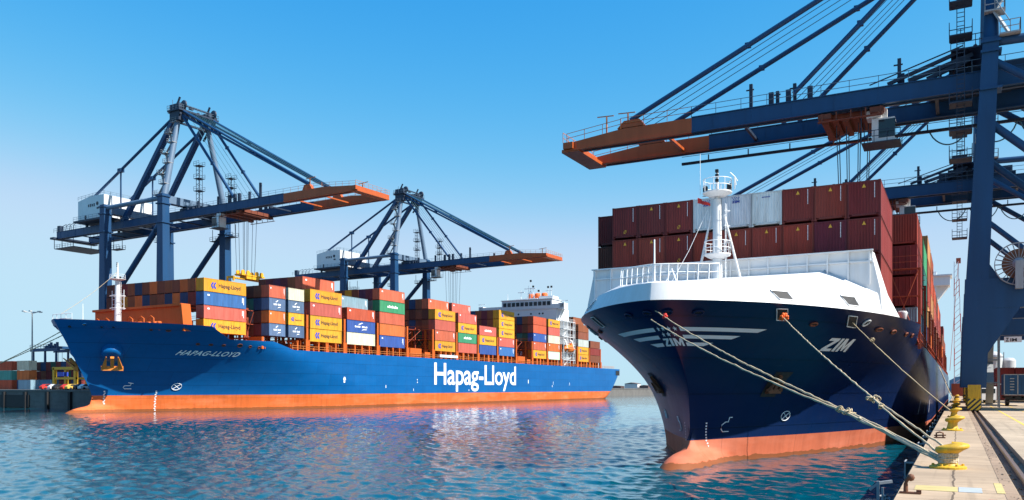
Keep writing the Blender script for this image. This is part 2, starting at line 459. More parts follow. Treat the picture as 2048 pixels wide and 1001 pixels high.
# ------------------------------------------------------------------ hull meshes
def hull_parts(H, Se, Sl, ztop, zbot, zdeck, n1, levels, body, mat, deck_mat, root, rim=.3, extra=()):
    """outer shell + deck with an inner bulwark face; levels are fractions bottom..top"""
    def column(kind, val):
        col = []
        s0 = H.stem(H.zd)
        for v in levels:
            sn = s0 + val * (Se - s0) if kind == 'e' else val
            zt, zb = ztop(sn), zbot(sn)
            z = zb + v * (zt - zb)
            if kind == 'e':
                st = H.stem(z); y = st + val * (Se - st)
            else: y = val
            bb = H.b(y, z)
            if kind == 'b' and zb > -2:            # counter stern: round the turn of the bilge
                k = min(1.0, max(0.0, (z - zb) / 3.2))
                bb *= .72 + .28 * math.sqrt(1 - (1 - k) ** 2)
            col.append((bb, y, z))
        return col
    us = sorted([(i / n1) ** 1.9 for i in range(n1 + 1)] + [(e - H.stem(H.zd)) / (Se - H.stem(H.zd)) for e in extra])
    cols = [column('e', u) for u in us] + [column('b', y) for y in body]
    m = MB()
    for sd in (1, -1):
        m.grid([[(sd * x, y, z) for x, y, z in c] for c in cols], True, flip=sd < 0)
    last = cols[-1]
    m.grid([[(x * t, y, z) for x, y, z in last] for t in (1, 0, -1)], False)
    # underside of the counter
    under = [c for c in cols if c[0][2] > -1.9]
    if under: m.grid([[(x * t, y, z) for x, y, z in [c[0] for c in under]] for t in (1, 0, -1)], True)
    hull = m.build('hull', mat, root, weld=True)
    d = MB()
    for sd in (1, -1):
        rows = []
        for c in cols:
            x, y, z = c[-1]; xi = max(0.0, x - rim); zd = min(zdeck(y), z - .02); xd = max(0.0, min(xi, H.b(y, zd) - rim))
            yi = max(y, H.stem(z) + rim); yd = max(y, H.stem(zd) + rim)
            rows.append([(sd * x, y, z), (sd * xi, yi, z), (sd * xd, yd, zd)])
        d.grid(rows, False, flip=sd > 0)
    d.grid([[(t * max(0, min(c[-1][0], H.b(c[-1][1], min(zdeck(c[-1][1]), c[-1][2] - .02))) - rim), max(c[-1][1], H.stem(min(zdeck(c[-1][1]), c[-1][2] - .02)) + rim), min(zdeck(c[-1][1]), c[-1][2] - .02)) for t in (-1, 0, 1)] for c in cols], False)
    d.build('deck', deck_mat, root)
    return cols

def hull_patch(mb, H, side, c00, c10, c01, c11, off=.04, n=(8, 2)):
    """bilinear patch lying on the hull, corners (s, z): start-low, end-low, start-high, end-high"""
    g = []
    for i in range(n[0] + 1):
        u = i / n[0]; r = []
        for j in range(n[1] + 1):
            v = j / n[1]
            y = (c00[0] * (1 - u) + c10[0] * u) * (1 - v) + (c01[0] * (1 - u) + c11[0] * u) * v
            z = (c00[1] * (1 - u) + c10[1] * u) * (1 - v) + (c01[1] * (1 - u) + c11[1] * u) * v
            r.append(H.pt(side, y, z, off))
        g.append(r)
    mb.grid(g, True, flip=side < 0)

def hull_line(mb, H, side, pts, r=.05, off=.05):
    mb.path([H.pt(side, y, z, off) for y, z in pts], r, 5)

def chock(H, side, y, z, rw, rh, root, mat_ring, name='fairlead'):
    n = H.normal(side, y, z); c = H.pt(side, y, z)
    t = Vector((-n.y, n.x, 0)).normalized(); u = t.cross(n)
    if u.z < 0: u = -u
    m = MB(); ring = [c + t * (rw * math.cos(a)) + u * (rh * math.sin(a)) + n * .06 for a in [2 * math.pi * k / 16 for k in range(17)]]
    m.path(ring, .07, 6)
    o = m.build(name, mat_ring, root)
    k = MB(); k.add([c + t * (rw * math.cos(2 * math.pi * i / 16)) + u * (rh * math.sin(2 * math.pi * i / 16)) + n * .05 for i in range(16)], [tuple(range(16))])
    k.build('hole_shade', M['black'], o)  # flat black disc paints the shade inside the fairlead
    return o

def painted_opening(H, side, corners, root, mat_frame, name='mooring_port'):
    m = MB(); cs = [corners[0], corners[1], corners[3], corners[2]]
    pts = []
    for a, b2 in zip(cs, cs[1:] + cs[:1]):
        for k in range(4): pts.append(H.pt(side, a[0] + (b2[0] - a[0]) * k / 4, a[1] + (b2[1] - a[1]) * k / 4, .06))
    m.path(pts + pts[:1], .04, 5)
    o = m.build(name, mat_frame, root)
    k = MB(); hull_patch(k, H, side, *corners, off=.05, n=(3, 2)); k.build('painted_opening', M['black'], o)  # flat black patch on the plating paints the dark inside the port
    return o

# ------------------------------------------------------------------ containers
def corrugated(mb, p0, du, length, H0, H1, nrm, pitch, depth):
    """vertical corrugated wall from p0 along unit du, outward nrm"""
    n = max(2, round(length / pitch)); p = length / n; row = []
    for i in range(n):
        for k, dd in ((0, 0), (.25, 0), (.5, depth), (.75, depth)):
            row.append((i * p + k * p, dd))
    row.append((length, 0))
    p0, du, nrm = Vector(p0), Vector(du), Vector(nrm)
    mb.grid([[p0 + du * u - nrm * dd + Vector((0, 0, h)) for h in (H0, H1)] for u, dd in row], False)

def container_meshes(W, L, H, tag_, doors=False, split=False):
    body = MB(); fr = MB() if split else body
    w, e = W / 2, .012
    corrugated(body, (w - e, .1, 0), (0, 1, 0), L - .2, .14, H - .08, (1, 0, 0), .3, .04)
    corrugated(body, (-w + e, L - .1, 0), (0, -1, 0), L - .2, .14, H - .08, (-1, 0, 0), .3, .04)
    if doors:
        body.box(-w + .1, w - .1, .02, .08, .14, H - .08)
    else:
        corrugated(body, (-w + .1, e, 0), (1, 0, 0), W - .2, .24, H - .08, (0, -1, 0), .215, .045)
    corrugated(body, (w - .1, L - e, 0), (-1, 0, 0), W - .2, .14, H - .08, (0, 1, 0), .23, .04)
    body.box(-w + .03, w - .03, .03, L - .03, H - .09, H - .05)
    body.box(-w + .05, w - .05, .1, L - .1, .14, .2)
    for x in (-w, w):
        for y in (0, L):
            fr.box(min(x, x - math.copysign(.11, x)), max(x, x - math.copysign(.11, x)), y if y == 0 else y - .11, .11 if y == 0 else y, .1, H - .1)
            sx, sy = math.copysign(.005, x), (-.005 if y == 0 else .005)
            for z0, z1 in ((0, .12), (H - .12, H)):
                xs = sorted((x + sx, x - math.copysign(.17, x))); ys = sorted((y + sy, y + (.17 if y == 0 else -.17)))
                fr.box(xs[0], xs[1], ys[0], ys[1], z0, z1)
        fr.box(min(x, x - math.copysign(.06, x)), max(x, x - math.copysign(.06, x)), .11, L - .11, .05, .17)
        fr.box(min(x, x - math.copysign(.06, x)), max(x, x - math.copysign(.06, x)), .11, L - .11, H - .1, H - .02)
    fr.box(-w + .17, w - .17, .0, .08, H - .12, H - .02); fr.box(-w + .17, w - .17, L - .08, L, H - .12, H - .02)
    fr.box(-w * .72, w * .72, .0, .08, .12, .26); fr.box(-w + .11, w - .11, L - .08, L, .05, .17)
    if doors:
        for x in (-.62, -.28, .28, .62):
            fr.tube((x * W / 2.3, -.01, .15), (x * W / 2.3, -.01, H - .1), .028, n=6)
        fr.box(-.012, .012, -.004, .03, .14, H - .1)
    a = body.mesh('container_body_' + tag_, M['container'])
    return (a, fr.mesh('container_frame_' + tag_, M['container'])) if split else a

ORD = ['outer', 'second', 'third', 'fourth', 'fifth', 'sixth', 'seventh', 'eighth', 'ninth', 'tenth', 'eleventh', 'twelfth', 'thirteenth', 'fourteenth', 'fifteenth']
NTH = ['first'] + ORD[1:]
CC = {'maroon': (.22, .025, .022), 'dark maroon': (.175, .018, .02), 'brick red': (.27, .036, .022), 'plum': (.15, .018, .036),
      'white': (.62, .66, .68), 'yellow': (.72, .33, .018), 'salmon': (.50, .105, .052), 'rose red': (.50, .105, .075), 'orange': (.60, .145, .03),
      'orange-red': (.52, .085, .035), 'blue': (.03, .14, .36), 'steel blue': (.045, .16, .27), 'slate blue': (.085, .15, .27), 'royal blue': (.025, .085, .33),
      'pale blue': (.20, .33, .42), 'green': (.035, .26, .125), 'cream': (.68, .63, .47), 'pale green': (.50, .60, .50), 'brown': (.21, .06, .03),
      'rust brown': (.27, .075, .028), 'dark brown': (.12, .032, .022), 'navy': (.015, .05, .135), 'grey': (.20, .20, .20), 'purple': (.10, .022, .07),
      'tan': (.52, .26, .10), 'teal': (.02, .16, .15), 'dark green': (.02, .085, .055), 'amber': (.52, .2, .02), 'turquoise': (.08, .33, .30), 'light grey': (.42, .43, .42), 'red': (.42, .03, .025)}

def jit(c, a=.1):
    k = 1 + random.uniform(-a, a)
    return tuple(min(1, max(.004, x * k * (1 + random.uniform(-.05, .05)))) for x in c) + (1,)

# ------------------------------------------------------------------ dark-blue ship
zim = empty('container_ship', (-16, 45.6, 0))
tag(zim, 'navy container ship with a white bow moored at the sunlit quay, maroon boxes on deck', 'container ship')
z_top = lambda s: 10.45 if s < 30 else (10.45 - (s - 30) / .7 * 1.55 if s < 30.7 else 8.9)
z_bot = lambda s: -2.5
z_deck = lambda s: 9.9 if s < 30 else 8.6
lv = [i / 44 for i in range(45)]
hull_parts(ZH, 52, 262, z_top, z_bot, z_deck, 56, lv, [60, 80, 120, 170, 220, 262], M['hull_navy'], M['deck_red'], zim, extra=(29.98, 30.72))
# bulbous bow: a rounded nose blended into the stem and the sides of the hull
def bulb_mesh(H, s0, s1, zc, rx, rz, nose, sstem, kf, zmax):
    def width(s, z):
        k = math.sqrt(max(0.0, 1 - (1 - min(1, (s - s0) / nose)) ** 2))
        t = min(1.0, max(0.0, (s - sstem) / (s1 - sstem))); k *= 1 - t * t * (3 - 2 * t)
        u = abs(z - zc) / (rz * k + 1e-5)
        e = (rx * k * math.sqrt(1 - u * u) if u < 1 else -(u - 1) * rz * k * 1.4) if k > .01 else -9
        st = H.stem(z); hb = H.b(s, z) if s > st else -(st - s) * .9
        e = max(e, -6); h = max(kf - abs(e - hb), 0) / kf
        return max(e, hb) + h * h * kf / 4 * min(1, k * 1.2)
    b = MB(); rows = []
    for i in range(61):
        s = s0 + .002 + (s1 - s0) * (i / 60) ** 1.6
        zt = zc
        while zt < zmax and width(s, zt + .02) > 0: zt += .02
        zb = zc - rz
        while zb < zc and width(s, zb) <= 0: zb += .05
        open_top = zt < zmax - .03
        rows.append([(0.0 if open_top and j == 40 else max(0, width(s, zb + (zt - zb) * j / 40)) + (.015 if s > sstem + .5 else 0), s, zb + (zt - zb) * j / 40) for j in range(41)])
    for sd in (1, -1): b.grid([[(sd * x, y, z) for x, y, z in r] for r in rows], True, flip=sd < 0)
    return b
b = bulb_mesh(ZH, 3.7, 26, -1.45, 1.9, 2.5, 5.5, 9.3, 1.3, 2.6)
b.build('bulbous_bow', M['hull_navy'], zim, weld=True)

# white forecastle shell
fc = MB()
W_ = [(0, .25), (3, .45), (8, 1.9), (17.8, 3.7)]; ZC = [(0, 11.55), (3, 11.72), (8, 12.55), (17.8, 13.84)]; ZR = [(0, 11.5), (3, 11.5), (8, 11.62), (17.8, 11.95)]
Hs0 = ZH.stem(10.45)
LEAN = [(0, .08), (4, .5), (9, .8), (14, .5), (17.8, .2)]
svals = [Hs0 + (17.8 - Hs0) * (i / 40) ** 1.9 for i in range(41)]
def fc_col(sd, sv, i):
    u = (sv - Hs0)
    pts = []
    e = .02
    db = (ZH.b(sv + e, 10.45) - ZH.b(sv, 10.45)) / e
    n = Vector((1, -db, 0)).normalized() if i else Vector((0, -1, 0))
    for z in (10.452, 10.452 + (lerp_pts(ZR, sv) - 10.452) * .5, lerp_pts(ZR, sv)):
        lean = (z - 10.45) * lerp_pts(LEAN, sv)
        pts.append(Vector((sd * max(0, ZH.b(sv, 10.45) - n.x * lean), min(17.8, sv - n.y * lean), z)))
    p = pts[-1]
    w = lerp_pts(W_, sv)
    q = Vector((abs(p.x) - n.x * w, p.y - n.y * w, lerp_pts(ZC, sv)))
    if i == 40: q.y = 17.8
    q.y = min(q.y, 17.8)
    q.x = max(0, q.x)
    pts.append(Vector((sd * q.x, q.y, q.z)))
    return pts
crest = {}
for sd in (1, -1):
    cs = [fc_col(sd, sv, i) for i, sv in enumerate(svals)]
    fc.grid([c[:3] for c in cs], True, flip=sd < 0)
    fc.grid([c[2:] for c in cs], True, flip=sd < 0)
    crest[sd] = [c[-1] for c in cs]
fc.grid([[a, (a + b2) / 2 + Vector((0, 0, .05)), b2] for a, b2 in zip(crest[-1], crest[1])], False)
# side returns beside the breakwater
for sd in (1, -1):
    b1 = ZH.b(17.8, 10.46); b2_ = ZH.b(21.5, 10.46)
    F_ = [(sd * 10.6, 17.8, 15.0), (sd * 11.2, 17.8, 12.2), (sd * b1, 17.8, 10.46)]
    G_ = [(sd * 10.75, 18.7, 14.95), (sd * 11.55, 19.8, 12.0), (sd * b2_, 21.5, 10.46)]
    fc.grid([[a, c] for a, c in zip(F_, G_)], False, flip=sd < 0)
    fc.grid([[c, (c[0] - sd * .25, c[1], c[2])] for c in G_], False, flip=sd < 0)
    fc.grid([[(sd * 9.5, 17.78, 10.46), F_[2]], [(sd * 9.5, 17.78, 12.2), F_[1]], [(sd * 9.5, 17.78, 15.0), F_[0]]], False, flip=sd > 0)
fc.build('forecastle', M['white'], zim)
bw = MB(); bw.box(-10.7, 10.7, 17.81, 18.1, 11.0, 15.0)
o = bw.build('breakwater', M['white_clean'], zim)
st = MB()
for i in range(16): x = -10.5 + 21 * i / 15; st.box(x - .05, x + .05, 17.6, 17.81, 12.6, 14.98)
st.box(-10.7, 10.7, 17.66, 17.8, 14.2, 14.3); st.box(-10.75, 10.75, 17.5, 17.8, 15.0, 15.08)
st.build('stiffeners', M['white_clean'], o)

# decals on the stem
lg = MB()
def gpt(g, z): return ZH.girth(g, z, .055)
ZIM_POLY = [[(0, 1), (.37, 1), (.37, .79), (.16, .21), (.37, .21), (.37, 0), (0, 0), (0, .21), (.21, .79), (0, .79)], [(.42, 0), (.42, 1), (.53, 1), (.53, 0)],
            [(.58, 0), (.58, 1), (.70, 1), (.79, .42), (.88, 1), (1, 1), (1, 0), (.90, 0), (.90, .58), (.82, .06), (.76, .06), (.68, .58), (.68, 0)]]
def put_poly(mb, polys, fn):
    for q in polys: mb.add([fn(x, y) for x, y in q], [tuple(range(len(q)))])
put_poly(lg, ZIM_POLY, lambda x, y: gpt((x - .5) * 1.42, 7.98 + y * .46))
lg.build('stem_lettering', M['lettering_white'], zim)
sr = MB()
for cx_, cz_ in [(-.57, 8.98), (-.19, 8.98), (.19, 8.98), (.57, 8.98), (-.38, 8.66), (0, 8.66), (.38, 8.66)]:
    ring = []
    for k in range(10):
        a = math.pi / 2 + k * math.pi / 5; r = .15 if k % 2 == 0 else .065
        ring.append(gpt(cx_ + r * math.cos(a), cz_ + r * math.sin(a)))
    c = gpt(cx_, cz_)
    sr.add(ring + [c], [(k, (k + 1) % 10, 10) for k in range(10)])
sr.build('stem_stars', M['lettering_white'], zim)
bars = MB()
for sd in (1, -1):
    for (z0, z1, send, cut) in ((8.83, 9.05, 9.05, .2), (8.4, 8.61, 8.15, .2), (7.96, 8.17, 7.25, .2)):
        rows = []
        for i in range(25):
            u = i / 24; r = []
            for z in (z0, z1):
                st_ = ZH.girth(.85 if sd > 0 else 1.0, z).y
                e = send - (cut if z == z0 else 0)
                r.append(ZH.pt(sd, st_ + (e - st_) * u ** 1.3, z, .02))
            rows.append(r)
        bars.grid(rows, True, flip=sd < 0)
bars.build('stem_stripes', M['lettering_white'], zim)
nm = MB()
def bil(x, y, BL=(16.4, 7.9), BR=(19.55, 7.92), TL=(15.75, 8.76), TR=(18.75, 8.79)):
    s_ = (BL[0] * (1 - x) + BR[0] * x) * (1 - y) + (TL[0] * (1 - x) + TR[0] * x) * y
    z_ = (BL[1] * (1 - x) + BR[1] * x) * (1 - y) + (TL[1] * (1 - x) + TR[1] * x) * y
    return ZH.pt(1, s_, z_, .022)
put_poly(nm, ZIM_POLY, bil)
nm.build('bow_lettering', M['lettering_white'], zim)
for sd in (1, -1):
    y0, z0 = 12.1, 2.55      # bulb symbol
    mk = MB()
    hull_line(mk, ZH, sd, [(y0 + .75, z0 + .62), (y0 + .5, z0 + .62), (y0 + .45, z0 + .3), (y0 + .2, z0 + .3), (y0 - .1, z0 + .1), (y0 - .12, z0 - .2), (y0 + .05, z0 - .38), (y0 + .6, z0 - .38)], .035)
    mk.build('bulb_symbol', M['lettering_white'], zim); mk = MB()
    y0, z0 = 18.4, 3.15      # thruster symbol
    hull_line(mk, ZH, sd, [(y0 + .5 * math.cos(a), z0 + .36 * math.sin(a)) for a in [2 * math.pi * k / 14 for k in range(15)]], .03)
    for q in (.8, 2.35): hull_line(mk, ZH, sd, [(y0 + .5 * math.cos(q), z0 + .36 * math.sin(q)), (y0 - .5 * math.cos(q), z0 - .36 * math.sin(q))], .03)
    mk.build('thruster_symbol', M['lettering_white'], zim); mk = MB()
    for k in range(11):
        z = 2.75 - k * .2; y = 10.55 + .012 * k * k * (.3 if k < 7 else .45)
        hull_patch(mk, ZH, sd, (y, z), (y + .13, z), (y, z + .1), (y + .13, z + .1), .03, (1, 1))
    mk.build('draught_marks', M['lettering_white'], zim)
    for yy in (46, 49.5, 53.6): mk = MB(); hull_patch(mk, ZH, sd, (yy, 2.6), (yy + .16, 2.6), (yy, 4.0), (yy + .16, 4.0), .03, (1, 1)); mk.build('hull_mark', M['lettering_white'], zim)
# hawse openings and anchors
for sd in (1, -1):
    painted_opening(ZH, sd, ((8.4, 9.6), (9.15, 9.62), (7.0, 10.2), (7.75, 10.22)), zim, M['white'])
    painted_opening(ZH, sd, ((15.3, 9.53), (16.5, 9.5), (13.75, 10.14), (14.85, 10.14)), zim, M['white'])
    for s0_, s1_, z0_, z1_ in ((6.75, 7.85, 10.72, 11.28), (13.1, 14.5, 10.75, 11.4)):
        P4 = []
        for (ss, zz) in ((s0_, z0_), (s1_, z0_), (s1_ - .15, z1_), (s0_ - .35, z1_)):
            db = (ZH.b(ss + .02, 10.45) - ZH.b(ss, 10.45)) / .02; n = Vector((1, -db, 0)).normalized(); lean = (zz - 10.45) * lerp_pts(LEAN, ss) - .04
            P4.append(Vector((sd * (ZH.b(ss, 10.45) - n.x * lean), ss - n.y * lean, zz)))
        m = MB(); m.path(P4 + P4[:1], .05, 5); o = m.build('bulwark_port', M['white_clean'], zim)
        m = MB(); m.add(P4, [(0, 1, 2, 3)]); m.build('painted_opening', M['black'], o)  # black quad paints the shaded recess behind the bulwark frame
    chock(ZH, sd, 2.35, 9.85, .28, .2, zim, M['hull_navy'])
    chock(ZH, sd, 3.4, 9.85, .32, .2, zim, M['hull_navy'])
    chock(ZH, sd, 17.0, 9.85, .32, .3, zim, M['white'])
    for y, z, w, h in ((11.8, 9.5, .34, .16), (20.0, 9.55, .55, .16), (23.0, 9.52, .42, .17), (26.4, 9.5, .24, .15), (28.4, 9.5, .2, .15)): chock(ZH, sd, y, z, w, h, zim, M['crane_rust'])
    # anchor on a flat dark patch that paints its pocket's shade
    c = ZH.pt(sd, 15.6, 5.6); n = ZH.normal(sd, 15.6, 5.6); t = Vector((-n.y, n.x, 0)).normalized(); u = n.cross(t); u = u if u.z > 0 else -u
    a = MB(); A = lambda x, y, z: c + t * x * .8 + u * y * .8 + n * (z - .12)
    pk = MB(); hull_patch(pk, ZH, sd, (14.9, 4.6), (16.4, 4.6), (14.8, 6.4), (16.5, 6.4), .03, (4, 4)); pk.build('anchor_pocket_shade', M['pocket'], zim)
    a.bar(A(0, -.7, .3), A(0, .9, .25), .3, .25)
    a.bar(A(-.85, -.75, .3), A(.85, -.75, .3), .35, .35)
    for q in (-.8, .8): a.bar(A(q, -.7, .35), A(q * .62, .35, .45), .34, .22, .08, .08)
    a.build('anchor', M['rust'], zim)
# bow railing
ra = MB()
pr = [crest[-1][i] for i in range(15, 0, -2)] + [crest[1][i] for i in range(1, 16, 2)]
top = [p + Vector((0, .15, 1.05)) for p in pr]; mid = [p + Vector((0, .15, .55)) for p in pr]
ra.path(top, .035, 5); ra.path(mid, .025, 5)
for p, t in zip(pr, top): ra.tube(p, t, .035, n=5)
ra.build('bow_railing', M['rail_white'], zim)
fl = MB(); fl.tube((-2.6, 9.5, 12.2), (-2.6, 9.5, 15.6), .07, .05); fl.tube((-2.6, 9.5, 12.0), (-2.6, 9.5, 12.5), .14)
for a in (-.5, .5): fl.tube((-1.2 + a, 8.8, 12.2), (-1.2, 9.0, 13.4), .045, n=5)
fl.build('jackstaff', M['rail_white'], zim)

# foremast
def mast(root, x, y, z0, r0, h, plats, white):
    m = MB(); m.tube((x, y, z0), (x, y, z0 + h * .76), r0, r0 * .72, 14)
    m.tube((x, y, z0 + h * .76), (x, y, z0 + h), r0 * .38, r0 * .2, 8)
    o = m.build('foremast', white, root)
    for (pz, pr_) in plats:
        p = MB(); p.lathe([(.05, -.32), (pr_ * .55, -.3), (pr_, -.06), (pr_, .02), (.05, .03)], (x, y, z0 + pz), n=18, smooth=False)
        po = p.build('platform', white, o)
        q = MB(); ring = [(x + pr_ * .97 * math.cos(a), y + pr_ * .97 * math.sin(a)) for a in [2 * math.pi * k / 16 for k in range(17)]]
        for hh in (.45, .95): q.path([(a, b2, z0 + pz + hh) for a, b2 in ring], .028, 5)
        for a, b2 in ring[::2]: q.tube((a, b2, z0 + pz), (a, b2, z0 + pz + .95), .028, n=5)
        q.build('railing', M['rail_white'], o)
    la = MB()
    lx = x + r0 + .25
    for sgn in (-.18, .18): la.tube((lx, y + sgn, z0), (lx, y + sgn, z0 + h * .72), .03, n=5)
    for k in range(int(h * .72 / .4)): la.tube((lx, y - .18, z0 + .3 + k * .4), (lx, y + .18, z0 + .3 + k * .4), .02, n=4)
    for k in range(4):
        zz = z0 + h * (.3 + .12 * k); la.path([(lx + .35 * math.sin(a) - .05, y + .3 * math.cos(a), zz) for a in [math.pi * j / 6 for j in range(7)]], .02, 4)
    la.build('ladder', M['rail_white'], o)
    for c_, d_ in [((x, y - .12, z0 + h + dz - .8), (.22, .22, .22)) for dz in (.0, .35, .7)] + [((x - .9, y, z0 + plats[-1][0] + .35), (.3, .3, .4)), ((x + .9, y, z0 + plats[-1][0] + .35), (.3, .3, .4))]:
        li = MB(); li.cbox(c_, d_); li.build('navigation_light', M['black'], o)
    return o
fm = mast(zim, 0.15, 15.9, 12.3, .40, 9.3, [(2.95, 1.0), (7.6, 1.08)], M['white'])
sx = MB()
for q in (-1, 1): sx.tube((.15 + q * 1.9, 16.3, 12.2), (.15 + q * .5, 16.0, 18.2), .11, .08)
sx.build('strut', M['white'], fm)
ex = MB(); ex.tube((-1.15, 15.9, 19.9), (-1.15, 15.9, 23.0), .02, n=5)
for k in range(3): ex.path([(1.45 + .1 * k, 15.9, 20 + .3 * k), (1.5, 15.6, 20.9), (1.2, 15.5, 21.2)], .04, 5)
ex.path([(-.55, 15.7, 18.6), (-1.6, 14.5, 15.5), (-2.6, 13.2, 12.9)], .02, 4)
ex.build('aerial', M['rail_white'], fm)
pn = MB(); pn.grid([[(-1.25 + .9 * u + .1 * math.sin(9 * u), 15.55 + .12 * math.sin(7 * u), 19.6 - .55 * u - v * .42 * (1 - .6 * u)) for v in (0, .5, 1)] for u in [i / 6 for i in range(7)]], True)
f_ = pn.build('pennant', M['red'], None); f_.matrix_world = Matrix.Translation((-16, 45.6, 0)); tag(f_, 'small red pennant flying from the white foremast of the navy ship', 'flag')
# lashing bridges, superstructure
def lash(root, x0, x1, y, zb, zt, mat, braces=True):
    m = MB()
    n = max(2, round((x1 - x0) / 2.45))
    for i in range(n + 1):
        x = x0 + (x1 - x0) * i / n; m.box(x - .12, x + .12, y - .1, y + .1, zb, zt)
    for z in (zb + (zt - zb) * .33, zb + (zt - zb) * .66, zt): m.box(x0 - .12, x1 + .12, y - .35, y + .35, z - .08, z)
    for z in (zt + .55, zt + 1.05): m.bar((x0, y - .33, z), (x1, y - .33, z), .05)
    if braces:
        for i in range(n):
            a = x0 + (x1 - x0) * i / n; b2 = x0 + (x1 - x0) * (i + 1) / n
            m.tube((a, y - .15, zb + .4), (b2, y - .15, zt), .05, n=5); m.tube((b2, y - .15, zb + .4), (a, y - .15, zt), .05, n=5)
    return m.build('lashing_bridge', mat, root)
ZB = 9.64; ZP = 2.74
zbays = [20.0, 34.4] + [48.8 + 14.4 * i for i in range(7)] + [170 + 14.4 * i for i in range(5)]
for y in zbays[1:]: lash(zim, 3.5 if y < 100 else 8.2, 13.1, y - 1.0, 8.6, 15.6 if y < 60 else 14.2, M['deck_red'], y < 60)
co = MB(); co.box(-12.0, 12.0, 37, 152, 8.62, 9.5); co.box(-12.6, 12.6, 169, 240, 8.62, 9.5); co.build('hatch_coaming', M['deck_red'], zim)
rl = MB()
for sd in (1, -1):
    for z in (9.3, 9.9): rl.bar((sd * 13.25, 31, z), (sd * 13.25, 255, z), .06)
    for k in range(75): rl.bar((sd * 13.25, 31 + 3 * k, 8.7), (sd * 13.25, 31 + 3 * k, 9.9), .07)
rl.build('deck_railing', M['deck_red'], zim)
vt = MB(); vt.lathe([(.0, 1.6), (.28, 1.6), (.38, 1.45), (.38, 1.1), (.24, 1.05), (.24, 0), (0, 0)], (12.0, 29.0, 9.95)); vt.build('ventilator', M['grey'], zim); vt = MB(); vt.lathe([(.0, 1.3), (.2, 1.3), (.3, 1.15), (.2, .9), (.16, 0), (0, 0)], (12.3, 25.5, 9.95)); vt.build('ventilator', M['grey'], zim)
wing = MB(); wing.box(-14.5, 14.6, 154.5, 160, 27.4, 29.4); wing.box(-14.9, 15.0, 154, 161, 29.4, 29.7); wing.prism([(12, 156, 24), (14.4, 156, 27.4), (12, 156, 27.4)], (0, 3, 0))
sw = MB(); sw.box(-12, 12, 155, 168, 8.7, 30.5); so = sw.build('superstructure', M['white_clean'], zim)
wing.build('bridge_wing', M['white_clean'], so)
sb = MB(); sb.box(-11.5, 11.5, 154.95, 155.0, 28, 29.1); sb.build('bridge_window', M['glass'], so)

def zim_code(mb, W, H, kind):
    """front end markings in container space"""
    return mb
tri = MB(); tri.add([(-.14, -.02, 2.16), (.14, -.02, 2.16), (0, -.02, 2.44)], [(0, 1, 2)]); tri_me = tri.mesh('warning_triangle', M['lettering_yellow'])
cd = MB()
for k in range(11):
    z = 2.5 - k * .105
    cd.box(.70, .75, -.018, -.012, z - .075, z)
cd_me = cd.mesh('vertical_code', M['lettering_white'])
pl = MB()
for i in range(3):
    for j in range(3):
        if (i + j) % 3 != 2: pl.box(-.12 + i * .09, -.05 + i * .09, -.02, -.014, .42 + j * .1, .5 + j * .1)
pl_me = pl.mesh('yellow_placard', M['lettering_yellow'])
zl = MB(); put_text(zl, 'ZIM', lambda x, y: (-.35 + .62 * x, -.02, 2.02 + .2 * y), bold=.05)
for k in range(7):
    cx_, cz_ = (-.3 + .17 * k, 2.44) if k < 4 else (-.2 + .17 * (k - 4), 2.33)
    zl.box(cx_ - .03, cx_ + .04, -.02, -.014, cz_ - .035, cz_ + .035)
zl_me = zl.mesh('line_lettering', M['lettering_blue'])
ln = MB()
for k in range(6): ln.box(-.35 + k * .11, -.27 + k * .11, -.02, -.014, 2.2, 2.28)
ln_me = ln.mesh('line_code', M['lettering_blue'])

cb_me, cf_me = container_meshes(2.29, 12.1, 2.68, 'front', split=True)
cdoor = container_meshes(2.29, 12.1, 2.68, 'doors', doors=True)
cplain = container_meshes(2.29, 12.1, 2.68, 'plain')
top_cols = ['dark maroon', 'dark maroon', 'maroon', 'white', 'white', 'white', 'maroon', 'brick red', 'dark maroon']
sec_cols = ['brick red', 'brick red', 'maroon', 'brick red', 'brick red', 'brick red', 'brick red', 'plum', 'dark maroon']
third = ['dark maroon', 'brick red', 'dark maroon', 'maroon', 'brick red', 'dark maroon', 'maroon', 'dark maroon', 'maroon']
COLN = ['leftmost', 'second from left', 'third from left', 'fourth from left', 'middle', 'fourth from right', 'third from right', 'second from right', 'rightmost']
def zfront(col, x, y, z, label, marks):
    r = empty('cargo_container', (-16 + x, 45.6 + y, z)); tag(r, label, 'container', 'containers stacked on the navy ship')
    c = jit(CC[col], .12)
    for nm_, me in (('container_body', cb_me), ('container_frame', cf_me)):
        q = inst(nm_, me, r); q.color = c if nm_ == 'container_body' else tuple(v * (.7 if col != 'white' else .8) for v in c[:3]) + (1,)
    for k in marks: inst(*{'t': ('warning_label', tri_me), 'c': ('code_lettering', cd_me), 'p': ('placard', pl_me), 'z': ('lettering', zl_me), 'l': ('lettering', ln_me)}[k], r)
    return r
for i in range(9):
    x = 11.1 - 1.166 - 2.333 * (8 - i)
    mk_ = {0: 'cp', 1: 'tc', 2: 'tcp', 3: 'z', 4: 'z', 5: 'l'}.get(i, 'tc')
    zfront(top_cols[i], x, 20.0 + random.uniform(-.03, .03), ZB + 3 * ZP, f"{top_cols[i]} container end above the white bow, {COLN[i]} in the top row", mk_)
    zfront(sec_cols[i], x, 20.0 + random.uniform(-.03, .03), ZB + 2 * ZP, f"{sec_cols[i]} container end above the white bow, {COLN[i]} in the second row", 'tcp' if i == 2 else 'tc')
    zfront(third[i], x, 20.0, ZB + ZP, f"{third[i]} container mostly behind the white breakwater, {COLN[i]} of its row", '')
zfront('brick red', 11.1 - 1.166, 20, ZB, 'lowest brick red container of the rightmost stack beside the white bow', '')
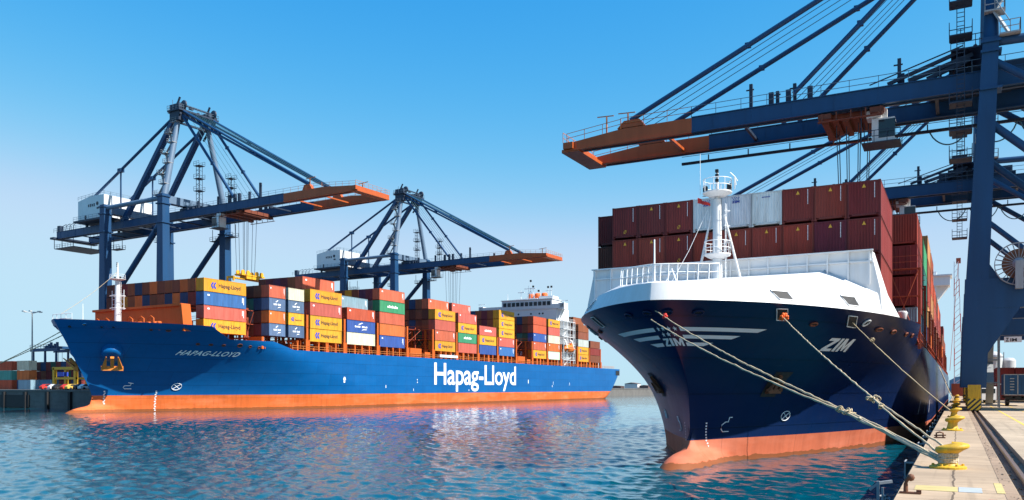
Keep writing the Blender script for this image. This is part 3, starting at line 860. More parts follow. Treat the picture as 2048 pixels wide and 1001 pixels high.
for k, cn in ((3, 'dark maroon'), (2, 'dark brown'), (1, 'maroon')):
    zfront(cn, 11.1 - 1.166 - 2.333 * 9 - .05, 22.6, ZB + k * ZP, f"{cn} container in the set-back column left of the bow stacks, {['', 'third', 'second', 'top'][k]} tier", 'c' if k == 3 else '')

def zrow(col, x, y, z, label, me=None):
    o = inst('cargo_container', me or cplain, None, (-16 + x, 45.6 + y, z)); o.color = jit(CC[col], .12)
    tag(o, label, 'container', 'containers stacked on the navy ship'); return o
zlist = {1: ['light grey', 'maroon', 'dark maroon', 'brick red', 'maroon'][1:], }
rowcols = [['pale blue', 'maroon', 'dark maroon', 'brick red'], ['navy', 'dark green', 'teal', 'green'], ['maroon', 'tan', 'brick red', 'brown', 'tan'], ['orange', 'dark brown', 'tan', 'orange-red', 'salmon'],
           ['brown', 'maroon', 'rose red', 'orange-red'], ['maroon', 'brown', 'maroon', 'dark brown'], ['orange', 'brown', 'maroon', 'salmon'], ['brown', 'maroon', 'brick red', 'maroon'],
           ['maroon', 'orange', 'brown'], ['brick red', 'maroon', 'brown', 'maroon'], ['maroon', 'brown', 'rust brown'], ['brown', 'maroon', 'brick red']]
TIER = ['lowest', 'second', 'third', 'fourth', 'fifth', 'sixth']
for bi, y in enumerate(zbays[1:13]):
    for t, cn in enumerate(rowcols[bi]):
        zrow(cn, 12.9 - 1.15, y, ZB + t * ZP, f"{cn} container along the navy ship's quay side, {TIER[t]} tier of the {NTH[bi + 1]} bay back", cdoor if bi == 0 and t in (1, 2) else None)
        if bi == 0:
            cn2 = ['brown', 'maroon', 'plum', 'maroon'][t]
            zrow(cn2, 12.9 - 1.15 - 2.333, y, ZB + t * ZP, f"{cn2} container inboard of the quay-side stack behind the bow bay, {TIER[t]} tier", cdoor if t < 3 else None)
# ------------------------------------------------------------------ bright-blue ship across the basin
PHI = R(1.55)
HB = Vector((-160.4, 98.5, 0))
HROT = Matrix.Rotation(PHI, 4, 'Z')
def hl(v, s, z=0.0):
    """bright-blue ship's deck coordinates -> world"""
    return HB + (HROT @ Vector((v, s, z)))
bs = empty('container_ship', HB, PHI)
tag(bs, 'bright blue container ship with orange deck fittings and large white side lettering, across the basin', 'container ship')
HT = [(3.4, 19.2), (12, 18.75), (25.5, 18.5), (30.6, 15.95), (43.0, 16.1), (49.5, 14.4), (400, 14.4)]
h_bot = lambda s: -2.5 if s < 260 else -2.5 + 13.4 * ((s - 260) / 25) ** 1.9
lvh = [i / 40 for i in range(41)]
hull_parts(HH, 84, 285, lambda s: lerp_pts(HT, s), h_bot, lambda s: 17.3 if s < 24 else 14.2, 60, lvh,
           [90, 110, 140, 180, 220, 250, 260, 262, 265, 268, 271, 273.5, 276, 278, 280, 282, 283.8, 285], M['hull_blue'], M['deck_red'], bs, extra=(25.45, 25.6, 30.5, 30.8, 42.9, 43.2, 49.3, 49.7))
bulb_mesh(HH, 4.2, 36, -1.9, 2.5, 3.3, 7.5, 11.5, 2.0, 3.55).build('bulbous_bow', M['hull_blue'], bs, weld=True)
sl = MB()
put_text(sl, 'Hapag-Lloyd', lambda x, y: HH.pt(1, 113.6 + x * 56.5, 6.25 + y * 6.85, .06), bold=.012, spacing=.98)
sl.build('side_lettering', M['lettering_white'], bs)
bl = MB()
def bilh(x, y):
    s_ = 23.0 + x * 12.6 - y * .1; z_ = 12.45 + y * 1.0 - .12 * x
    return HH.pt(1, s_ + y * .45, z_, .08)
put_text(bl, 'HAPAG-LLOYD', bilh, bold=.022, shear=.16, spacing=1.1)
bl.build('bow_lettering', M['lettering_white'], bs)
for sd in (1, -1):
    y0, z0 = 16.6, 5.6
    mk = MB()
    hull_line(mk, HH, sd, [(y0 + 1.5, z0 - .55), (y0 + .3, z0 - .55), (y0, z0 - .2), (y0 + .2, z0 + .1), (y0 + 1.2, z0 + .15), (y0 + 1.2, z0 + .6)], .09, .08)
    hull_line(mk, HH, sd, [(y0 + .7, z0 + .75), (y0 + 1.6, z0 + .6)], .08, .08)
    mk.build('bulb_symbol', M['lettering_white'], bs); mk = MB()
    y0, z0 = 26.3, 5.5
    hull_line(mk, HH, sd, [(y0 + .95 * math.cos(a), z0 + .75 * math.sin(a)) for a in [2 * math.pi * k / 16 for k in range(17)]], .08, .08)
    for q in (.8, 2.35): hull_line(mk, HH, sd, [(y0 + .95 * math.cos(q), z0 + .75 * math.sin(q)), (y0 - .95 * math.cos(q), z0 - .75 * math.sin(q))], .07, .08)
    mk.build('thruster_symbol', M['lettering_white'], bs)
    for y1 in (13.4, 22.6):
        mk = MB()
        for k in range(12):
            z = 4.4 - k * .38; hull_patch(mk, HH, sd, (y1 + .1 * (k % 2), z), (y1 + .3 + .1 * (k % 2), z), (y1 + .1 * (k % 2), z + .2), (y1 + .3 + .1 * (k % 2), z + .2), .05, (1, 1))
        mk.build('draught_marks', M['lettering_white'], bs)
    for y1, z1, w, h in ((69.4, 6.6, .6, 1.5), (180.5, 6.9, .5, 1.4), (88, 5.2, .25, .8), (102, 4.3, .2, .7), (104, 7.5, .3, .35), (104, 6.7, .3, .35), (203, 5.5, .3, .8), (204, 7.3, .35, .4), (204, 6.6, .35, .4), (221, 7.0, .35, .4), (221, 6.3, .35, .4), (135, 4.2, .3, .5), (140, 4.3, .4, .4)):
        mk = MB(); hull_patch(mk, HH, sd, (y1, z1), (y1 + w, z1), (y1, z1 + h), (y1 + w, z1 + h), .05, (1, 1))
        if y1 == 69.4: hull_patch(mk, HH, sd, (69.1, 7.4), (70.3, 7.4), (69.5, 8.1), (69.9, 8.1), .055, (1, 1))
        mk.build('hull_mark', M['lettering_white'], bs)
for sd in (1, -1):
    for y, z, w, h in ((8.6, 17.7, .35, .28), (10.1, 17.7, .35, .3), (15.6, 17.35, .3, .25), (18.4, 17.3, .5, .28), (25.7, 14.8, .4, .28), (28.3, 14.75, .45, .25), (31, 14.7, .4, .28), (34.6, 14.8, .6, .45), (37.2, 14.65, .38, .3), (39.6, 14.5, .35, .28), (6.4, 18.1, .4, .3), (5.0, 17.7, .4, .35)):
        chock(HH, sd, y, z, w, h, bs, M['crane_rust'] if y > 12 else M['hull_blue'])
    painted_opening(HH, sd, ((279.2, 11.3), (284.6, 11.3), (279.2, 13.6), (284.6, 13.6)), bs, M['hull_blue'], 'mooring_port')
    # anchor on its bolster
    c = HH.pt(sd, 12.6, 12.7); n = HH.normal(sd, 12.6, 12.7); t = Vector((-n.y, n.x, 0)).normalized(); u = n.cross(t); u = u if u.z > 0 else -u
    ax = (n * .8 + Vector((0, 0, -.25))).normalized()
    k = MB(); k.lathe([(2.1, -3), (2.1, .9), (1.9, 1.35), (1.2, 1.5), (0, 1.5)], c, ax, 20); k.build('anchor_bolster', M['hull_blue'], bs)
    a = MB(); f0 = c + ax * 2.1 - Vector((0, 0, .5)); up = (u - ax * u.dot(ax)).normalized(); tt = up.cross(ax)
    A = lambda x, y, z: f0 + tt * x + up * y + ax * z
    a.bar(A(0, -1.4, .2), A(0, 1.2, .0), .7, .6); a.bar(A(-2.1, -1.7, .3), A(2.1, -1.7, .3), .85, .95)
    for q in (-1.55, 1.55): a.bar(A(q, -1.5, .4), A(q * .72, 1.9, .6), .95, .5, .15, .15)
    a.build('anchor', M['anchor_orange'], bs)
# breakwater, foremast, rails
bw = MB(); bw.prism([(-12, 21, 17.3), (16.7, 21, 17.3), (15.9, 21, 22.7), (-12, 21, 22.4)], (0, 1.4, 0))
bw.prism([(-12.2, 20.4, 22.4), (16.1, 20.4, 22.7), (16.1, 20.4, 23.2), (-12.2, 20.4, 22.9)], (0, 2.2, 0))
bw.prism([(16.7, 20.4, 17.3), (17.2, 20.4, 17.3), (16.4, 20.4, 23.2), (15.9, 20.4, 22.7)], (0, 2.4, 0))
bw.build('breakwater', M['deck_orange'], bs)
m2 = mast(bs, .2, 17.5, 17.3, .68, 15.2, [(11.6, 1.6)], M['white'])
mf = MB()
for q in (-1.9, 1.9): mf.tube((.2 + q, 17.6, 22.2), (.2 + q, 17.6, 26.5), .07, n=5)
for z in (22.3, 23.4, 24.5, 25.6): mf.tube((-1.7, 17.6, z), (2.1, 17.6, z), .06, n=5)
for z in (22.5, 25.2): mf.path([(.2 + 1.9 * math.cos(a), 17.5 + 1.4 * math.sin(a), z) for a in [2 * math.pi * k / 12 for k in range(13)]], .06, 4)
mf.build('ladder_cage', M['rail_white'], m2)
rr = MB()
pts = [Vector((x, 5.0 + abs(x) * .12, 18.4)) for x in (-4, -2.4, -.8, .8, 2.4)]
for dz in (1.0, 2.0): rr.path([p + Vector((0, 0, dz)) for p in pts], .06, 4)
for p in pts: rr.tube(p, p + Vector((0, 0, 2.0)), .06, n=4)
rr.tube((4.5, 6.2, 18.0), (4.5, 6.2, 22.3), .1, .06)
rr.build('bow_railing', M['rail_white'], bs)
wn = MB()
for x in (3, 6, 9):
    for q in (-.8, .8): wn.lathe([(.0, -.3), (.7, -.3), (.7, -.22), (.4, -.2), (.4, .2), (.7, .22), (.7, .3), (0, .3)], (x + q, 15.5, 18.5), (1, 0, 0), 12, False)
    wn.box(x - 1.3, x + 1.3, 15.0, 16.1, 17.3, 18.2)
for x in (-6, -3, 4.5, 8, 11): wn.path([(x, 16.5, 17.3), (x, 16.5, 19.9), (x + .9, 16.5, 20.4), (x + 1.8, 16.5, 19.9), (x + 1.8, 16.5, 17.3)], .1, 5)
for x in (10.6, 12.6, 13.8): wn.lathe([(0, 1.9), (.4, 1.9), (.55, 1.6), (.4, 1.2), (.28, 0), (0, 0)], (x, 17, 17.3), n=10)
wn.build('windlass', M['deck_orange'], bs)

# deck fittings
BAYS = {'A': (26.5, 12.4), 'B': (42.5, 5.4), 'b': (49.0, 5.5), 'C': (56.8, 12.3), 'D': (71.3, 12.3), 'E': (85.8, 12.3), 'F': (114.8, 12.2), 'G': (129.0, 12.2), 'H': (143.2, 12.2),
        'I': (157.6, 12.2), 'J': (186.2, 12.1), 'K': (200.4, 11.5), 'L': (232.2, 12.2), 'N': (246.6, 12.2)}
cm = MB(); cm.box(-16.5, 16.5, 51, 212, 14.22, 16.2); cm.box(-16.5, 16.5, 231, 262, 14.22, 16.2); cm.build('hatch_coaming', M['deck_dark'], bs)
SB = MB
for k, s in enumerate([55.6, 70.2, 84.8, 99.4, 113.5, 127.9, 142.1, 156.4, 171.2, 185.0, 199.3, 213.0, 231.0, 245.5, 259.5]):
    m = MB(); zt = 23.4
    for v in (20.0, 17.3, 12.3, 7.4, 2.5, -2.5, -7.4, -12.3, -17.3, -20.0):
        m.box(v - .2, v + .2, s - .35, s + .35, 14.3, zt)
        m.box(v - .35, v + .35, s - .55, s + .55, 14.3, 17.0)
    m.box(19.6, 20.4, s - .75, s - .5, 14.3, 17.2); m.box(19.6, 20.4, s + .5, s + .75, 14.3, 17.2)
    for z in (17.2, 20.3, 23.4): m.box(-20.2, 20.2, s - .45, s + .45, z - .15, z)
    for z in (17.9, 18.4, 21.0, 21.5, 24.0, 24.5): m.bar((-20.2, s - .42, z), (20.2, s - .42, z), .09)
    for v in [20 - 2.46 * i for i in range(7)]:
        m.tube((v, s - .3, 17.2), (v - 2.3, s - .3, 20.2), .07, n=4); m.tube((v - 2.3, s - .3, 17.2), (v, s - .3, 20.2), .07, n=4)
    m.build('lashing_bridge', M['deck_orange'], bs)
for s in [52, 59.8, 63.0, 66.5, 74.5, 77.5, 80.8, 89, 92, 95.2, 118, 121, 124.1, 132, 135.2, 138.5, 146.3, 149.4, 152.5, 160.5, 163.8, 167, 189.3, 192.3, 195.2, 203.3, 206.3, 209, 235.2, 238.3, 241.5, 249.6, 252.7, 255.8]:
    big = int(s * 10) % 3 == 0
    m = MB(); m.box(19.2, 20.3, s - (.55 if big else .25), s + (.55 if big else .25), 14.3, 16.7); m.box(17, 20.3, s - .35, s + .35, 16.3, 16.75)
    m.build('stanchion', M['deck_orange'], bs)
rl = MB()
for sd in (1, -1):
    for z in (14.95, 15.5): rl.bar((sd * 20.3, 50, z), (sd * 20.3, 278, z), .1)
    for k in range(114): rl.bar((sd * 20.3, 50 + 2 * k, 14.3), (sd * 20.3, 50 + 2 * k, 15.5), .09)
rl.build('deck_railing', M['rail_orange'], bs)
pp = MB()
for k in range(46):
    s = 51 + 4.4 * k + random.uniform(-1, 1); 
    if 212 < s < 231: continue
    v = 18.2 + random.uniform(-.5, .8)
    pp.box(v - .3, v + .3, s, s + random.uniform(.4, 1.6), 14.3, 14.3 + random.uniform(.6, 1.7))
    if k % 3 == 0: pp.path([(19.3, s, 14.3), (19.3, s, 16.0), (19.3, s + 1.6, 16.0), (19.3, s + 1.6, 14.3)], .14, 5)
pp.build('deck_pipework', M['deck_orange'], bs)
gw = MB(); gw.box(19.6, 20.5, 117, 128, 14.9, 15.7); gw.build('gangway', M['white'], bs)
for s0, s1 in ((100.5, 112.5), (172.3, 184.0), (39.6, 41.8)):
    m = MB(); m.box(15.5, 20.1, s0 + .5, s0 + (s1 - s0) * .55, 14.3, 17.1); m.box(18.6, 20.1, s0 + (s1 - s0) * .7, s1 - .5, 14.3, 16.2)
    m.build('deck_house', M['deck_orange'], bs)
    q = MB()
    for v in (14.5, 10, 5.5, 1):
        for y in (s0 + .6, (s0 + s1) / 2, s1 - .6): q.box(v - .18, v + .18, y - .18, y + .18, 14.3, 24)
        for z in (17, 20.2, 23.4): q.box(v - .1, v + .1, s0, s1, z - .15, z)
    for z in (17, 20.2, 23.4):
        q.box(1, 16, s0 + .2, s0 + 1.0, z - .15, z); q.box(1, 16, s1 - 1.0, s1 - .2, z - .15, z)
        q.bar((1, s0 + .2, z + 1), (16, s0 + .2, z + 1), .08)
    for k in range(5): q.tube((2 + 3 * k, s0 + .5, 14.5), (4.4 + 3 * k, s1 - .5, 23), .09, n=4); q.tube((4.4 + 3 * k, s0 + .4, 14.5), (2 + 3 * k, s0 + .4, 20), .09, n=4)
    q.build('lashing_frame', M['deck_red'], bs)

# accommodation and bridge
ac = MB(); ac.box(-15, 17, 215.5, 228.5, 14.3, 39.2); ac.box(-9, 15, 215.2, 226, 39.2, 43.0); ac.box(-9.4, 15.4, 214.9, 226.4, 43.0, 43.3)
aco = ac.build('superstructure', M['white_clean'], bs)
wg = MB(); wg.box(-20.4, 20.4, 215.2, 219.4, 38.9, 39.3); wg.box(15, 20.4, 215.2, 215.45, 39.3, 40.9); wg.box(-20.4, -9, 215.2, 215.45, 39.3, 40.6); wg.box(18.0, 20.6, 215.2, 219.4, 38.6, 41.2); wg.box(-20.6, -18.4, 215.2, 219.4, 38.6, 41.0)
wg.prism([(16.9, 216, 33.0), (19.4, 216, 38.7), (16.9, 216, 38.7)], (0, .8, 0)); wg.prism([(16.9, 218, 33.0), (19.4, 218, 38.7), (16.9, 218, 38.7)], (0, .8, 0))
for v in (-20, 20): wg.box(v - 1.8, v + 1.8, 217, 217.3, 42.1, 42.3); wg.tube((v, 217, 41), (v, 217, 42.2), .1)
wg.build('bridge_wing', M['white_clean'], aco)
for k in range(11):
    w = MB(); w.box(-8.3 + k * 2.1, -6.7 + k * 2.1, 215.12, 215.2, 40.4, 42.1); w.build('bridge_window', M['glass'], aco)
for v in (-4, -1, 5, 9, 10.6):
    w = MB(); w.lathe([(0, .06), (.42, .06), (.42, 0)], (v, 215.5, 37.0), (0, -1, 0), 10, False); w.build('porthole', M['glass'], aco)
sd_ = MB()
for k in range(6):
    z = 17.2 + k * 3.3; sd_.box(16.9, 20.2, 215.5, 228.5, z - .2, z)
    for s in (216, 219.5, 223, 226.5, 228.3): sd_.box(19.9, 20.15, s - .12, s + .12, z - 3.1, z)
    for dz in (.5, 1.0): sd_.bar((20.1, 215.5, z + dz), (20.1, 228.5, z + dz), .08)
    sd_.bar((19.3, 217 + (k % 2) * 6, z - 3.2), (19.3, 222 - (k % 2) * 1, z), .7, .15)
sd_.build('side_deck', M['white_clean'], aco)
for s in (217.5, 224.5):
    dv = MB()
    dv.path([(18, s, 17.2), (20.6, s, 19.0), (21.2, s, 22), (20.2, s, 25.5), (18.2, s, 26.2)], .28, 6); dv.bar((20.6, s, 19), (17.2, s, 24), .25)
    dv.build('davit', M['white_clean'], aco)
ms = MB()
for v, s, h in ((-1, 218, 4.5), (2.2, 219, 6.4), (3.2, 219, 8.2), (4.4, 219, 5.6), (11.5, 219, 5.0), (-7, 217, 3), (12.6, 220, 5.2), (8.2, 218.5, 4.4)):
    ms.tube((v, s, 43.2), (v, s, 43.2 + h), .16, .08, 6)
ms.box(.2, 5.6, 218.8, 219.2, 48.2, 48.45); ms.box(-2.4, .6, 217.9, 218.2, 46.6, 46.9); ms.box(1.6, 4.4, 218.6, 218.9, 46.0, 46.2); ms.box(10.4, 13.6, 219, 219.3, 47.0, 47.2)
ms.box(8, 14.6, 217, 223, 43.3, 44.6); ms.box(-4, 7, 217.5, 224, 43.3, 43.9)
ms.bar((1, 219, 43.3), (3.2, 219, 47.5), .14); ms.bar((5.4, 219, 43.3), (3.2, 219, 47.5), .14)
ms.build('radar_mast', M['white_clean'], aco)
for v in (2.0, 5.2, 8.4): fn = MB(); fn.lathe([(0, 2.9), (1.0, 2.9), (1.35, 2.5), (1.45, 0), (0, 0)], (v, 222, 43.6), n=14); fn.build('funnel_top', M['orange_float'], aco)
for v, s, z in ((7.0, 219, 46.8), (11.5, 219, 48.2), (12.6, 220, 48.4), (3.2, 219, 51.3), (4.4, 219, 48.8)): bk = MB(); bk.box(v - .35, v + .35, s - .3, s + .3, z, z + .8); bk.build('navigation_light', M['black'], aco)

lbt = MB()
prof = []
for i in range(13):
    t = -1 + 2 * i / 12; k = (1 - abs(t) ** 2.6) ** .5
    prof.append([(1.55 * k * math.cos(a) * (1 if math.sin(a) < 0 else .92), 4.6 * t, (1.9 if math.sin(a) > 0 else 1.5) * k * math.sin(a)) for a in [2 * math.pi * j / 14 for j in range(15)]])
lbt.grid(prof, True); lbt.box(-.6, .6, 1.2, 3.0, 1.5, 2.5); lbt.box(-1.62, 1.62, -4.2, 4.2, -.12, .06)
lb = lbt.build('lifeboat', M['boat_orange'], None); lb.location = hl(20.3, 221, 21.8); lb.rotation_euler = (0, 0, PHI)
tag(lb, 'orange enclosed lifeboat hanging on white davits beside the blue ship superstructure', 'lifeboat')
w = MB()
for k in range(4): w.box(1.5, 1.56, -2.2 + k * 1.1, -1.7 + k * 1.1, .45, .8)
w.build('window', M['glass'], lb)

# containers
def logo_mesh(W, L, H, small=False):
    t = MB(); x = W / 2 + .012
    k = .78 if not small else .5
    y0 = L * (.34 if not small else .40); wid = L * (.52 if not small else .44)
    put_text(t, 'Hapag-Lloyd', lambda a, b2: (x, y0 + a * wid, H * .40 + b2 * wid * .135), bold=.012)
    e = MB(); c = L * (.205 if not small else .24); s = H * (.26 if not small else .19)
    for dx in (-.62, .30):
        # curved double chevron
        for sg in (1, -1):
            pts_o = []; pts_i = []
            for i in range(7):
                u = i / 6; pts_o.append((x, c + s * (dx + .75 * u ** 1.5 - .15), H * .5 + sg * s * (.06 + .95 * u))); pts_i.append((x, c + s * (dx + .32 + .55 * u ** 1.2 + .1), H * .5 + sg * s * (.02 + .7 * u)))
            e.add(pts_o + pts_i, [(i, i + 1, i + 8, i + 7) for i in range(6)])
    return t.mesh('container_lettering', M['lettering_dark']), e.mesh('container_emblem', M['emblem_blue'])
def mark_mesh(W, L, H, kind):
    t = MB(); x = W / 2 + .012
    def bx(y0, y1, z0, z1): t.box(x - .004, x + .006, y0 * L, y1 * L, z0 * H, z1 * H)
    if kind == 's':      # pale strokes and block characters
        for k in range(9):
            if k == 4: continue
            bx(.27 + k * .05, .308 + k * .05, .44, .58 - .03 * (k % 3 == 1))
        t.add([(x, .38 * L, .70 * H), (x, .52 * L, .86 * H), (x, .56 * L, .84 * H), (x, .44 * L, .68 * H)], [(0, 1, 2, 3)])
        t.add([(x, .50 * L, .20 * H), (x, .56 * L, .32 * H), (x, .70 * L, .34 * H), (x, .68 * L, .28 * H), (x, .58 * L, .27 * H)], [(0, 1, 2, 3, 4)])
    if kind == 'g':
        for k in range(7): bx(.30 + k * .06, .345 + k * .06, .42, .58 + .07 * (k % 2))
    if kind == 'w':
        bx(.08, .13, .70, .82); bx(.93, .945, .3, .85); bx(.90, .915, .45, .85)
    return t.mesh('container_marks', M['lettering_white'])
SZ = {}
def size(L, H, W=2.42):
    k = (round(L, 1), H)
    if k not in SZ:
        me = container_meshes(W, L, H, 'deck_%d' % len(SZ)); small = L < 8
        lt, em = logo_mesh(W, L, H, small)
        SZ[k] = dict(me=me, lt=lt, em=em, s=mark_mesh(W, L, H, 's'), g=mark_mesh(W, L, H, 'g'), w=mark_mesh(W, L, H, 'w'))
    return SZ[k]
SIDE = {'A': 'yellow* rose_red.w blue.w yellow*', 'B': 'slate_blue.s orange.w slate_blue.s salmon.w', 'b': 'slate_blue.s yellow* slate_blue.s cream', 'C': 'yellow* yellow* rose_red.w yellow*',
        'D': 'cream royal_blue.s orange-red.w', 'E': 'royal_blue.w orange salmon green.g salmon.w', 'F': 'yellow* salmon.w rose_red yellow*', 'G': 'rose_red green.g yellow* rose_red.w',
        'H': 'royal_blue yellow* rose_red.g', 'I': 'blue.w rose_red.w yellow* yellow* yellow*', 'J': 'yellow* salmon.w royal_blue.w orange-red orange-red', 'K': 'pale_green orange.w cream rose_red yellow*',
        'L': 'yellow* yellow* light_grey brown rust_brown', 'N': 'brown maroon brown'}
INNER = {  # row -> tiers from the bottom, '-' = not built (hidden)
    'A': {1: '- - maroon rust_brown', 2: '- - navy orange', 3: '- - orange brown', 4: '- - navy rust_brown', 5: '- - brown brown', 6: '- - brown orange', 7: '- - navy brown', 8: '- - orange navy', 9: '- - rust_brown rust_brown', 10: '- - amber maroon', 11: '- - maroon dark_brown', 12: '- - dark_brown dark_brown'},
    'B': {1: 'maroon dark_brown navy brown', 2: 'brown grey teal dark_brown', 3: '- - navy dark_brown'},
    'C': {1: 'brown dark_brown maroon dark_brown salmon.w', 2: '- - dark_brown brown rust_brown', 3: '- - - dark_brown plum', 4: '- - - navy purple', 5: '- - - brown plum', 6: '- - - brown dark_brown'},
    'D': {1: 'brown brown dark_brown pale_blue.w', 2: '- - - brown', 3: '- - - dark_brown'},
    'E': {1: 'dark_brown brown brown grey plum', 2: '- - brown dark_brown purple', 3: '- - - dark_brown brown', 4: '- - - - yellow', 5: '- - - - brown', 6: '- - - - rust_brown', 7: '- - - - dark_brown', 8: '- - - - brown'},
    'F': {1: 'dark_brown maroon brown dark_brown salmon.w', 2: 'dark_green dark_green dark_brown brown brown', 3: 'brown dark_green navy dark_brown navy', 4: 'maroon grey brown rust_brown brown', 5: '- - brown brown rust_brown', 6: '- - - - brown'},
    'G': {1: 'brown maroon brown dark_brown rose_red.w', 2: '- - - brown brown'},
    'H': {1: 'brown maroon dark_brown', 2: '- - brown'},
    'I': {1: 'brown maroon dark_brown rust_brown rust_brown', 2: '- - brown plum plum', 3: '- - - rust_brown rust_brown', 4: '- - - brown navy', 5: '- - - brown rust_brown', 6: '- - - - brown'},
    'J': {1: 'brown brown dark_green brown rust_brown', 2: '- dark_brown teal plum navy', 3: '- maroon brown brown rust_brown', 4: '- - dark_brown brown brown'},
    'K': {1: 'brown brown maroon dark_brown dark_brown', 2: '- - - - brown'},
    'L': {1: 'brown dark_brown light_grey brown rust_brown rust_brown', 2: 'brown brown brown brown dark_brown orange', 3: '- - - brown rust_brown grey', 4: '- - - - brown brown', 5: '- - - - rust_brown rust_brown'}}
BN = {'A': 'foremost', 'B': 'second', 'b': 'third', 'C': 'fourth', 'D': 'fifth', 'E': 'sixth', 'F': 'seventh', 'G': 'eighth', 'H': 'ninth', 'I': 'tenth', 'J': 'eleventh', 'K': 'twelfth', 'L': 'thirteenth', 'N': 'last'}
HIDDEN = set()
def hbox(bay, row, t, ntier, code):
    s0, L = BAYS[bay]
    fore = bay in 'ABb'
    base, pitch = (17.45, 3.0) if fore else (16.82, 3.3)
    v = (16.4 if bay == 'A' else 20.1) - 1.23 - row * 2.45
    cn, _, mk_ = code.partition('.')
    star = cn.endswith('*'); cn = cn.rstrip('*').replace('_', ' ')
    if (bay, row, t) in HIDDEN: return
    z = size(L, pitch - .06)
    o = inst('cargo_container', z['me'], None, hl(v, s0 + random.uniform(-.04, .04), base + t * pitch), PHI)
    o.color = jit(CC[cn], .13)
    ex = ' with lettering' if star and row == 0 else ''
    lab = f"{cn} container{ex}, {'top' if t == ntier - 1 else TIER[t]} tier, {ORD[row]} row of the blue ship's {BN[bay]} bay"
    tag(o, lab, 'container', 'containers stacked on the bright blue ship')
    if star:
        inst('lettering', z['lt'], o); inst('emblem', z['em'], o)
    if mk_: inst('side_markings', z[mk_], o)
for bay, txt in SIDE.items():
    cs = txt.split()
    for t, c in enumerate(cs): hbox(bay, 0, t, len(cs), c)
    for row, tx in INNER.get(bay, {}).items():
        ci = tx.split()
        for t, c in enumerate(ci):
            if c != '-': hbox(bay, row, t, len(ci), c)
# ------------------------------------------------------------------ ship-to-shore cranes
def rail_line(mb, p, q, h=1.1, step=2.5, r=.05, rows=2):
    p, q = Vector(p), Vector(q); n = max(1, round((q - p).length / step)); up = Vector((0, 0, h))
    for i in range(rows): mb.bar(p + up * ((i + 1) / rows), q + up * ((i + 1) / rows), r)
    for i in range(n + 1): a = p + (q - p) * (i / n); mb.bar(a, a + up, r)

